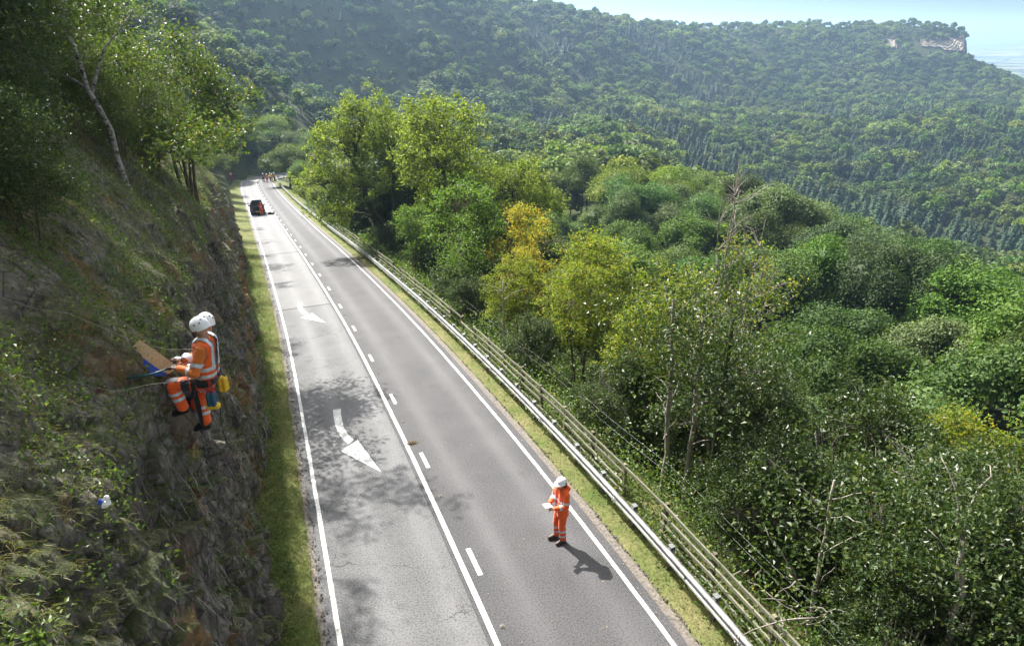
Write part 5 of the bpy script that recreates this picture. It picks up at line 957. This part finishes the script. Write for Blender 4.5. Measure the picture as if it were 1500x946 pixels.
# the two rope-access workers on the rock face
CLR = atan2(.34, -.94)          # facing the rock
CLP = np.array([-1.01, 9.15, 6.36])
CJ = dict(head=(-.02, .0, .735), face=(.93, -.25, -.42), shL=(-.06, .185, .52), shR=(-.03, -.185, .52), elL=(.02, .30, .24), elR=(.14, -.25, .25), wrL=(.27, .20, .27), wrR=(.33, -.10, .24), hdL=(1, -.3, .1), hdR=(1, .2, .1), hipL=(.0, .10, .0), hipR=(.02, -.10, .0), knL=(.43, .15, .0), knR=(.22, -.12, -.35), anL=(.36, .12, -.38), anR=(.20, -.10, -.73), toeL=(.50, .12, -.46), toeR=(.35, -.08, -.82))
def climber(loc, rz, J, label, front, vest_m):
    t, bd, jk, tr, A = person_near('person', tuple(loc), rz, J, label, 'rope-access workers on the rock face', M['orange_dull'], M['orange'], M['bootblack'], 'climb', .010, glove=True)
    torso = lambda c: (np.abs(c[:, 1]) < .20) & (c[:, 2] > .02)
    arm = lambda c: np.minimum(seg_t(c, A['shL'], A['elL'])[1] + 9 * (seg_t(c, A['shL'], A['elL'])[0] < .05), seg_t(c, A['shR'], A['elR'])[1] + 9 * (seg_t(c, A['shR'], A['elR'])[0] < .05)) < .10
    vest = band(jk, lambda c, n: torso(c) & ~arm(c) & (c[:, 2] < .60) & (c[:, 0] < .22), vest_m, 'vest', t, .010)
    for z0 in (.10, .20): band(jk, lambda c, n, z0=z0: torso(c) & ~arm(c) & (np.abs(c[:, 2] - z0 - .03 * (c[:, 0] < 0)) < .024), M['silver'], 'reflective_band', t, .016)
    for sy in (1, -1): band(jk, lambda c, n, sy=sy: (np.abs(c[:, 1] - sy * .105) < .027) & (c[:, 2] > .22) & (c[:, 2] < .66) & ~arm(c), M['silver'], 'reflective_band', t, .015)
    for sy in (1, -1): band(jk, lambda c, n, sy=sy: (np.abs(c[:, 1] - sy * (.02 + .22 * (c[:, 2] - .2) * .6)) < .018) & (c[:, 2] > .05) & (c[:, 2] < .60) & (c[:, 0] < .03), M['black'], 'harness_strap', t, .024)
    for s_ in ('L', 'R'): band(jk, ring(A['sh' + s_], A['el' + s_], .17, .225, .11), M['silver'], 'reflective_band', t, .006); band(jk, ring(A['el' + s_], A['wr' + s_], .05, .10, .10), M['silver'], 'reflective_band', t, .006)
    band(jk, lambda c, n: torso(c) & (np.abs(c[:, 2] - .035) < .045), M['black'], 'harness_belt', t, .022); band(tr, lambda c, n: (c[:, 2] > -.02) & (c[:, 0] < .08), M['black'], 'harness_seat', t, .012)
    for s_ in ('L', 'R'):
        band(tr, ring(A['hip' + s_], A['kn' + s_], .10, .16, .15), M['black'], 'leg_loop', t, .014)
        band(tr, lambda c, n, s_=s_: (seg_t(c, A['kn' + s_], A['hip' + s_])[0] < .10) & (seg_t(c, A['kn' + s_], A['hip' + s_])[1] < .12) & (n[:, 0] + .4 * n[:, 2] > .35), M['navy'], 'knee_pad', t, .006)
        for t0 in (.13, .22): band(tr, ring(A['kn' + s_], A['an' + s_], t0 - .024, t0 + .020, .12), M['silver'], 'reflective_band', t, .006)
    band(tr, lambda c, n: (seg_t(c, A['hipL'], A['knL'])[0] > .18) & (seg_t(c, A['hipL'], A['knL'])[0] < .29) & (n[:, 1] > .45), M['navy'], 'thigh_pocket', t, .012)
    blob('hood', [((-.05, .07, .60), (-.05, -.07, .60), .05, .05)], .010, M['navy'], 1, t)
    for k, (x, y, z) in enumerate([(-.06, .17, -.02), (-.02, .19, -.03), (-.10, .14, -.03), (.04, .19, -.01)]):
        b = MB(); a = np.linspace(0, 2 * pi, 13); b.tube(np.stack([x + .018 * np.cos(a), y + 0 * a, z - .045 + .045 * np.sin(a)], 1), .006, 5, False); b.build('carabiner', M['metal'] if k % 2 else M['rope_red'], t, True)
    return t
cl1 = climber(CLP, CLR, CJ, 'nearer rope-access worker, one knee raised against the rock, holding the long tool', True, M['orange'])
CJ2 = dict(CJ); CJ2.update(head=(-.12, 0, .80), face=(.6, -.7, -.2), knL=(.20, .12, -.34), anL=(.10, .12, -.72), toeL=(.25, .1, -.80), wrL=(.34, .1, .30))
f2 = np.array([cos(CLR), sin(CLR), 0]); l2 = np.array([-sin(CLR), cos(CLR), 0])
cl2 = climber(CLP + np.array([-.06, .50, -.19]), CLR, CJ2, 'second rope-access worker in a white helmet mostly hidden behind the nearer one', False, M['orange'])
def CW(x, y, z): return CLP + f2 * x + l2 * y + np.array([0, 0, z])
def wtube(mb, pts, r, n=6): mb.tube([CW(*p) for p in pts], r, n)
# long tool with a teal handle
t = empty('long_pick', tuple(CW(.3, .15, .28)), 0, 'long tool with teal handle and pale blue steel head held by the nearer climber', 'tool'); o0 = np.array(t.location)
b = MB(); b.tube([CW(.30, .16, .285) - o0, CW(.62, .24, .20) - o0, CW(.95, .30, .17) - o0], .013, 8); b.build('handle', M['teal'], t, True)
b = MB(); b.tube([CW(.24, .15, .30) - o0, CW(.44, .19, .25) - o0], .019, 8); b.build('grip', M['black'], t, True)
b = MB(); b.tube([CW(1.02, .31, .26) - o0, CW(.965, .30, .18) - o0, CW(.955, .31, .10) - o0], [.008, .026, .012], 6); b.box(CW(1.0, .31, .17) - o0, (.07, .03, .035), CLR); b.build('pick_head', M['metal'], t)
# board leaning on the slope
def orient(y, x): 
    y = norm(np.asarray(y, float)); x = norm(np.asarray(x, float) - y * (np.asarray(x, float) @ y)); return np.stack([x, y, np.cross(x, y)], 1)
t = empty('edge_board', tuple(CW(.70, -.05, .30)), 0, 'wooden board with a bright blue cover propped on the bank beside the climbers', 'board'); ya_ = CW(.58, -.05, .13) - CW(.95, -.02, .50); Mx = orient(ya_, np.cross(norm(ya_), (.11, -.9, .42))); b = MB()
out = [(-.085, -.29), (.085, -.29), (.085, .20), (.06, .27), (0, .30), (-.06, .28), (-.085, .22)]; b.prism(out, -.012, .012); b.V = [v @ Mx.T for v in b.V]; b.build('board', M['plywood'], t)
b = MB(); b.prism([(.02, -.31), (.16, -.30), (.20, -.1), (.185, .16), (.09, .28), (.05, .10)], -.02, -.014); b.prism([(.075, -.31), (.16, -.30), (.20, -.1), (.185, .16), (.09, .28)], -.014, .022); b.V = [v @ Mx.T + Mx[:, 2] * .0 for v in b.V]; b.build('blue_cover', M['blue_tarp'], t)
# bags at the hip
def bag(name, c, size, mat, label, strapm, trim=None):
    t = empty(name, tuple(CW(*c)), CLR, label, 'bag'); x, y, z = size; blob('sack', [((sx * x * .17, sy * y * .2, -z * .32), (sx * x * .16, sy * y * .2, z * .30), min(x, y) * .30, min(x, y) * .27) for sx in (-1, 1) for sy in (-1, 1)], .008, mat, 2, t, .004, 6)
    b = MB(); b.tube([(-x * .3, 0, z * .42), (0, 0, z * .62), (x * .3, 0, z * .42)], .008, 5); b.tube([(0, 0, z * .62), (.02, -.03, z * .62 + .16)], .007, 5); b.build('strap', strapm, t)
    if trim: blob('bag_base', [((-x * .28, 0, -z * .48), (x * .28, 0, -z * .48), y * .42, y * .42)], .008, trim, 1, t)
    return t
bag('tool_pouch', (-.09, .20, -.19), (.17, .13, .22), M['pouch'], 'small blue pouch with yellow base hanging at the hip of the nearer climber', M['rope_red'], M['yellow_bag'])
bag('rope_bag', (-.14, -.10, -.12), (.17, .12, .26), M['yellow_bag'], 'yellow rope bag hanging behind the nearer climber', M['black'])
# ropes up the bank
def rope(pts, r, mat, label):
    P = np.array(pts, float); k = np.linspace(0, len(P) - 1, 40); P = np.stack([np.interp(k, np.arange(len(P)), P[:, a]) for a in range(3)], 1); b = MB(); b.tube(P, r, 5, False); o = b.build('rope', mat, None, True); tag(o, label, 'rope', 'ropes of the rope-access workers')
def bank_rope(start, x1, y1, dz):
    P = [np.asarray(start, float)]; 
    for f in np.linspace(.12, 1, 12): x = start[0] + (x1 - start[0]) * f; y = start[1] + (y1 - start[1]) * f; P.append(np.array([x, y, max(bank_z(x, y) + dz, 0)]))
    P[1][2] = max(P[1][2], P[0][2] * .6 + P[2][2] * .4); return P
rope(bank_rope(CW(.12, .12, .05), -5.6, 7.8, .06), .0028, M['rope'], 'pale rope running up the bank from the nearer climber')
rope(bank_rope(CW(.12, -.50, .22), -5.2, 9.0, .06), .0028, M['rope'], 'pale rope running up the bank from the hidden climber')
rope([CW(-.05, .16, .0), CW(-.12, .19, -.16), CW(-.16, .16, -.34), CW(-.13, .15, -.62), CW(-.15, .14, -.95)], .007, M['black'], 'black rope tail hanging below the nearer climber')
rope([CW(-.10, .19, .08), CW(-.14, .22, -.05), CW(-.11, .22, -.16), CW(-.05, .2, -.08), CW(-.02, .18, .0)], .006, M['rope_red'], 'red cord looped at the hip of the nearer climber')

# ------------------------------------------------------------------ far end of the road: people, car, signs
def far_person(loc, rz, label, jm, tm, hatm, pose=0, vox=.022, group='people standing at the far end of the road', vest=None):
    J = dict(head=(.03, 0, 1.60), face=(1, 0, -.1), shL=(0, .19, 1.42), shR=(0, -.19, 1.42), elL=(.0, .26, 1.14), elR=(.02, -.26, 1.14), wrL=(.14, .24, .92), wrR=(.10, -.25, .92), hipL=(0, .09, .90), hipR=(0, -.09, .90), knL=(.03, .11, .49), knR=(0, -.11, .49), anL=(0, .13, .09), anR=(-.02, -.12, .09), toeL=(.16, .15, .05), toeR=(.14, -.14, .05))
    if pose == 1: J.update(wrL=(.26, .05, 1.12), wrR=(.26, -.06, 1.14), hdL=(1, -.5, 0), hdR=(1, .5, 0))
    if pose == 2: J.update(head=(.30, 0, 1.50), shL=(.18, .19, 1.36), shR=(.18, -.19, 1.36), elL=(.36, .22, 1.14), elR=(.36, -.22, 1.14), wrL=(.56, .14, 1.12), wrR=(.56, -.12, 1.12))
    t = empty('person', tuple(loc), rz, label, 'person', group); A = {k: np.asarray(v, float) for k, v in J.items()}; hc, l, u = head_caps(A['head'], A['face']); ch = (A['shL'] + A['shR']) / 2; pl = (A['hipL'] + A['hipR']) / 2
    body = hc + [(A['head'] - [0, 0, .06], ch, .058, .066)]; jk = [(pl * 1., ch, .14, .15), (A['shL'], A['shR'], .08, .08)]; tk = []
    for s_ in 'LR':
        body += limb(A['sh' + s_], A['el' + s_], A['wr' + s_], (.05, .042, .03)) + limb(A['hip' + s_], A['kn' + s_], A['an' + s_], (.08, .058, .042)); hand(body, A['wr' + s_], A['hd' + s_] if 'hd' + s_ in A else A['wr' + s_] - A['el' + s_], (0, -1 if s_ == 'L' else 1, .2), (0, 0, -1)); jk += limb(A['sh' + s_], A['el' + s_], A['wr' + s_], (.08, .066, .052)); tk += limb(A['hip' + s_], A['kn' + s_], A['an' + s_], (.115, .09, .078)); blob('boot', [(A['an' + s_] - [.03, 0, .04], A['toe' + s_], .05, .045), (A['an' + s_] + [0, 0, .06], A['an' + s_], .055, .055)], .02, M['bootblack'], 1, t)
    body.append((pl, ch, .12, .12)); blob('body', body, .012, M['skin'], 1, t); jo = blob('jacket', jk, vox, jm, 2, t); to = blob('trousers', tk, vox, tm, 2, t); helmet('helmet', A['head'] + u * .045, A['face'], t, 'hard', hatm)
    if vest: band(jo, lambda c, n: (np.abs(c[:, 1]) < .2) & (c[:, 2] < 1.46) & (c[:, 2] > .9), vest, 'vest', t, .012)
    band(jo, lambda c, n: np.abs(c[:, 2] - 1.1) < .04, M['silver'], 'reflective_band', t, .018)
    for s_ in 'LR': band(to, ring(A['kn' + s_], A['an' + s_], .12, .2, .14), M['silver'], 'reflective_band', t, .01)
far_person(road_pt(4.35, 150.0, .02), -1.2, 'person in a green jacket and black trousers, first of the group down the road', M['green_cloth'], M['black'], M['helmet'])
far_person(road_pt(5.05, 148.6, .02), -2.0, 'person all in red-orange with a white helmet in the group down the road', M['red_orange'], M['red_orange'], M['helmet'])
far_person(road_pt(5.75, 149.8, .02), 2.6, 'person in a yellow vest over dark trousers in the group down the road', M['orange_dull'], M['black'], M['helmet'], 1, vest=M['yellow_hv'])
far_person(road_pt(6.05, 147.6, .02), 2.9, 'person in an orange jacket and yellow trousers in the group down the road', M['orange'], M['yellow_hv'], M['helmet'])
far_person(road_pt(6.55, 149.4, .02), 2.4, 'person in a yellow-green vest and black trousers nearest the barrier down the road', M['black'], M['black'], M['helmet'], 0, vest=M['yellow_hv'])
far_person(road_pt(1.35, 94.6, .02), 1.65, 'worker in orange standing at the open back of the parked car', M['red_orange'], M['orange'], M['helmet'], 2, group=None)
far_person((-7.7, 112., gz1(-7.7, 112.) - .05), -.6, 'small figure in dark red standing on the bank behind the sunlit ridge', hv('dark_red_cloth', (.32, .015, .02)), hv('maroon_cloth', (.14, .01, .015)), hv('red_hat', (.4, .02, .02)), group=None)
def car():
    c0 = road_pt(.95, 97.0, .02); sl = math.atan2(float(zroad(99) - zroad(95)), 4.); t = empty('parked_car', tuple(c0), 0, 'dark blue-black estate car parked in the lane with its tailgate open', 'car'); t.rotation_euler = (sl, 0, .03)
    paint = plain('dark_car_paint', (.012, .015, .028), .22, .2, .05, 4, 0, .6); glass = plain('dark_car_glass', (.012, .02, .022), .08, 0, .05, 4, 0, .8); dark = plain('car_interior', (.01, .01, .011), .8); tyre = plain('tyre_rubber', (.014, .014, .014), .9); rim = plain('alloy_rim', (.4, .41, .42), .35, .8); red = plain('red_lamp_lens', (.42, .012, .01), .2); white = plain('number_plate', (.62, .50, .03), .5); hl = plain('headlamp_lens', (.6, .62, .65), .15)
    # body shell: cross sections along y (rear at y=-2.2), hollow at the back
    secs = [(-2.25, .80, .34, .95, .80), (-2.1, .88, .26, 1.0, .86), (-1.2, .90, .22, 1.02, .90), (.0, .91, .20, 1.00, .90), (1.0, .90, .22, .98, .88), (1.8, .86, .26, .86, .84), (2.25, .74, .34, .70, .70)]; V = []
    for y, w, zb, zt, wt in secs: V += [(-w * .9, y, zb), (-w, y, zb + .12), (-w, y, .62), (-wt, y, zt), (wt, y, zt), (w, y, .62), (w, y, zb + .12), (w * .9, y, zb)]
    n = len(secs); F = [[i * 8 + j, i * 8 + j + 1, (i + 1) * 8 + j + 1, (i + 1) * 8 + j] for i in range(n - 1) for j in range(8) if j < 7] + [[i * 8 + 7, i * 8, (i + 1) * 8, (i + 1) * 8 + 7] for i in range(n - 1)]; F8 = [[0, 1, 2, 3, 4, 5, 6, 7][::-1]]; 
    bdy = obj('body', mesh_np('body', V, [np.array(F), np.array([list(range(8)), [(n - 1) * 8 + k for k in range(8)][::-1]])], [paint], smooth=False), t); bv = bdy.modifiers.new('b', 'BEVEL'); bv.width = .04; bv.segments = 2; bv.limit_method = 'ANGLE'
    g = [(-2.10, .78, 1.0), (-1.85, .66, 1.50), (-1.4, .66, 1.56), (.2, .66, 1.55), (.75, .64, 1.46), (1.45, .74, .97)]; V = []
    for y, w, z in g: V += [(-w, y, z), (w, y, z)]
    low = [(-.86, -2.1, .99), (-.88, -1.2, 1.0), (-.88, .0, .99), (-.86, 1.45, .95)]
    b = MB(); b.prism([(a[0], a[2]) for a in g] + [(1.45, .93), (-2.1, .95)], -.64, .64); b.V = [np.stack([v[:, 2] * np.where(v[:, 1] > 1.2, .98, 1.30), v[:, 0], v[:, 1]], 1) for v in b.V]; b.build('cabin_glass', glass, t)
    b = MB(); b.box((0, -.55, 1.565), (1.28, 2.0, .035)); b.build('roof', paint, t)
    for sx in (-1, 1):
        b = MB()
        for p, q in (((.85, 1.42, .96), (.64, .72, 1.50)), ((.85, -.1, .98), (.65, -.15, 1.55)), ((.86, -1.15, .99), (.65, -1.2, 1.55)), ((.84, -2.08, .98), (.66, -1.86, 1.52)), ((.65, .72, 1.52), (.66, -1.86, 1.54))): b.tube([(sx * p[0], p[1], p[2]), (sx * q[0], q[1], q[2])], .035, 5)
        b.build('window_frame', paint, t); b = MB(); b.box((sx * .99, .95, 1.02), (.20, .12, .14)); b.build('wing_mirror', paint, t)
        b = MB(); b.box((sx * .74, -2.26, .80), (.16, .05, .30)); b.build('tail_light', red, t); b = MB(); b.box((sx * .62, 2.22, .60), (.26, .08, .14)); b.build('headlight', hl, t)
        for yy in (-1.38, 1.36):
            a = np.linspace(-.11, .11, 5); b = MB(); b.tube([(sx * .82 + x, yy, .325) for x in a], [.28, .325, .33, .325, .28], 20); w = b.build('wheel', tyre, t, True); b = MB(); b.tube([(sx * (.82 + .105), yy, .325), (sx * (.82 + .125), yy, .325)], [.21, .19], 10); b.build('rim', rim, w)
    b = MB(); b.box((.1, -2.235, .78), (1.15, .06, .42)); b.build('boot_opening', dark, t); b = MB(); b.box((0, -2.28, .42), (1.55, .10, .18)); b.build('rear_bumper', paint, t); b = MB(); b.box((0, -2.335, .45), (.5, .012, .11)); b.build('number_plate', white, t)
    Mx = orient((0, -.86, .5), (1, 0, 0)); b = MB(); b.box((0, 0, 0), (1.22, .95, .05)); b.V = [v @ Mx.T + np.array([0, -2.2, 1.72]) for v in b.V]; tg = b.build('tailgate', paint, t); b = MB(); b.box((0, .02, .03), (1.0, .6, .012)); b.V = [v @ Mx.T + np.array([0, -2.2, 1.72]) for v in b.V]; b.build('rear_window', glass, tg)
car()
def kit(name, p, s, rz, mat, label):
    t = empty(name, tuple(p), rz, label, 'bag', 'kit bags on the road by the car'); x, y, z = s; blob('sack', [((-x * .3, 0, z * .45), (x * .3, 0, z * .45), z * .45, z * .45), ((-x * .25, 0, z * .3), (x * .25, 0, z * .3), z * .3 + y * .1, z * .3 + y * .1)], .02, mat, 2, t); b = MB(); b.tube([(-x * .2, 0, z * .85), (0, 0, z * 1.15), (x * .2, 0, z * .85)], .015, 5); b.build('handle', M['black'], t)
kit('kit_bag', road_pt(2.35, 94.3, .01), (.55, .3, .34), .2, M['black'], 'black kit bag on the road closer to the car'); kit('kit_bag', road_pt(2.72, 94.0, .01), (.42, .3, .32), .9, M['navy'], 'dark kit bag on the road against the centre line')
M['sign_red'] = plain('sign_red', (.55, .02, .03), .4); M['sign_white'] = plain('sign_white', (.78, .78, .78), .4); M['sign_black'] = plain('sign_black', (.015, .015, .017), .5); M['sign_magenta'] = plain('sign_magenta', (.38, .06, .36), .4); M['sign_pole'] = plain('grey_pole', (.2, .2, .2), .5, .5)
def warning_sign():
    q = road_pt(-1.75, 150.5, .1); t = empty('road_sign', tuple(q), .08, 'red-bordered triangular warning sign above a purple disc on the grass by the bend', 'road sign'); b = MB(); b.tube([(0, .04, -.5), (0, .04, 2.35)], .04, 8); b.build('pole', M['sign_pole'], t)
    def tri(r, z0, y0, y1): a = np.array([pi / 2, pi / 2 + 2 * pi / 3, pi / 2 + 4 * pi / 3]); m = MB(); m.prism(np.c_[r * np.cos(a), z0 + r * np.sin(a)], y0, y1); m.V = [np.stack([v[:, 0], v[:, 2], v[:, 1]], 1) for v in m.V]; return m
    tri(.58, 1.85, -.02, .02).build('triangle_plate', M['sign_red'], t); tri(.34, 1.85, -.028, -.021).build('triangle_face', M['sign_white'], t)
    a = np.linspace(0, 2 * pi, 25)[:-1]; m = MB(); m.prism(np.c_[.38 * np.cos(a), 1.12 + .38 * np.sin(a)], -.02, .02); m.V = [np.stack([v[:, 0], v[:, 2], v[:, 1]], 1) for v in m.V]; m.build('disc_plate', M['sign_magenta'], t)
warning_sign()
def chevron():
    q = road_pt(.4, 162.5, .0); q = np.array([-2.0, 164.0, float(PTH[-1, 2]) + 2.2]); q = np.array([-2.2, 166.0, -19.6]); t = empty('chevron_sign', tuple(q), .1, 'black bend sign with a white chevron pointing along the bend', 'road sign'); b = MB(); b.box((0, 0, 1.35), (1.1, .04, 1.1)); b.build('panel', M['sign_black'], t)
    p = np.array([(-.36, .45), (.0, .45), (.40, 0), (.0, -.45), (-.36, -.45), (.04, 0)]); i = [[0, 1, 2], [0, 2, 5], [5, 2, 3], [5, 3, 4]]; V = np.c_[p[:, 0], np.full(6, -.026), p[:, 1] + 1.35]; obj('chevron_arrow', mesh_np('chevron_arrow', V, [np.array(i)], [M['sign_white']]), t)
    b = MB()
    for x in (-.35, .35): b.tube([(x, .05, -.8), (x, .05, 1.8)], .04, 6)
    b.build('pole', M['sign_pole'], t)
chevron()

# ------------------------------------------------------------------ small things lying about
def litter():
    i = np.argmin(np.abs(yl - 6.55)); x = -1.78; z = bank_z(x, 6.3); t = empty('litter', (x, 6.3, z + .05), .4, 'crumpled blue and white plastic scrap caught on the bank', 'litter'); rg = np.random.default_rng(3)
    for nm, c, r, m in (('white_scrap', (0, 0, 0), .06, M['paper']), ('blue_scrap', (-.05, .01, .055), .045, M['blue_tarp']), ('white_scrap', (.02, .0, .09), .045, M['paper'])):
        a = bmesh.new(); bmesh.ops.create_icosphere(a, subdivisions=2, radius=r); V = np.array([v.co for v in a.verts]); T = np.array([[v.index for v in f.verts] for f in a.faces]); a.free(); V = V * (1 + 1.6 * fbm(V * 45 + r * 100, 2, 5)[:, None]) * [.75, .3, .6] + np.array(c) * .7; obj(nm, mesh_np(nm, V, [T], [m]), t)
litter()
def branch():
    c = road_pt(2.98, 17.75, .03); rg = np.random.default_rng(4); t = empty('dead_branch', tuple(c), 0, 'small dead twig with brown leaves lying across the centre line', 'branch'); t.scale = (.7,) * 3; b = MB()
    for k in range(5): a = rg.normal(size=3) * [.12, .04, .01]; b.tube(curve(a, a + rg.normal(size=3) * [.22, .10, .02], (0, 0, .1), rg, 5), np.linspace(.012, .004, 5), 4)
    b.build('twigs', M['bark'], t); C = rg.normal(size=(90, 3)) * [.16, .06, .03] + [0, 0, .04]; V, T = leaves_np(C, .07, .3, .1, rg); obj('leaves', mesh_np('leaves', V, [T], [M['dead_leaf']]), t)
branch()
# pale rock outcrops under the crest of the escarpment
def scar(x0, x1, yt0, yt1, yb0, yb1, r0, r1, label):
    n = 60; m = 14; V = []; rs = np.arange(880, 1330, 4.)
    for i in range(n):
        f = i / (n - 1)
        for j in range(m):
            g = j / (m - 1); jag = 4.5 * float(fbm([[f * 5 + x0, 0, 0]], 3, 3)[0]); y = (yb0 + (yb1 - yb0) * f + jag * 2.2) * (1 - g) + (yt0 + (yt1 - yt0) * f + jag) * g; az, te = pix_azel(x0 + (x1 - x0) * f, y); d = np.array([sin(az + YAW), cos(az + YAW)])
            h = np.nonzero(ground_z(rs * d[0], rs * d[1]) > CAMZ + te * rs)[0]; rh = min(rs[h[0]] if len(h) else r1, r1) - 9; V.append([d[0] * rh, d[1] * rh, CAMZ + te * rh])
    V = np.array(V); q = norm(-V * [1, 1, 0]); w = 7 * fbm(V / [22, 22, 60], 4, 33) + 3.0 * fbm(V / 5., 3, 35); V += q * w[:, None] - q * 1.; back = V - q * 26.
    o = obj('rock_outcrop', mesh_np('rock_outcrop', np.r_[V, back], [grid_faces(n, m), np.array([[i * m + m - 1, (i + 1) * m + m - 1, (i + 1) * m + m - 1 + n * m, i * m + m - 1 + n * m] for i in range(n - 1)])], [M['scar']])); tag(o, label, kind='structure')
scar(1348, 1413, 57, 52, 69, 74, 1278, 1292, 'pale limestone cliff at the nose of the escarpment'); scar(1297, 1314, 54, 52, 70, 72, 1205, 1215, 'smaller pale limestone outcrop left of the nose')
# ------------------------------------------------------------------ the air
def haze():
    t = NT('haze_air'); v = t.node('ShaderNodeVolumePrincipled'); v.inputs['Color'].default_value = (.46, .69, 1, 1); v.inputs['Density'].default_value = .00020; v.inputs['Anisotropy'].default_value = .45
    t.l.new(v.outputs[0], t.out.inputs['Volume']); b = MB(); b.box((0, 0, (PLAIN_Z - 3 + 190) / 2), (66000, 66000, 190 - (PLAIN_Z - 3))); o = b.build('haze', t.m); tag(o, 'blue haze in the air over the valley', kind='stuff')
haze()
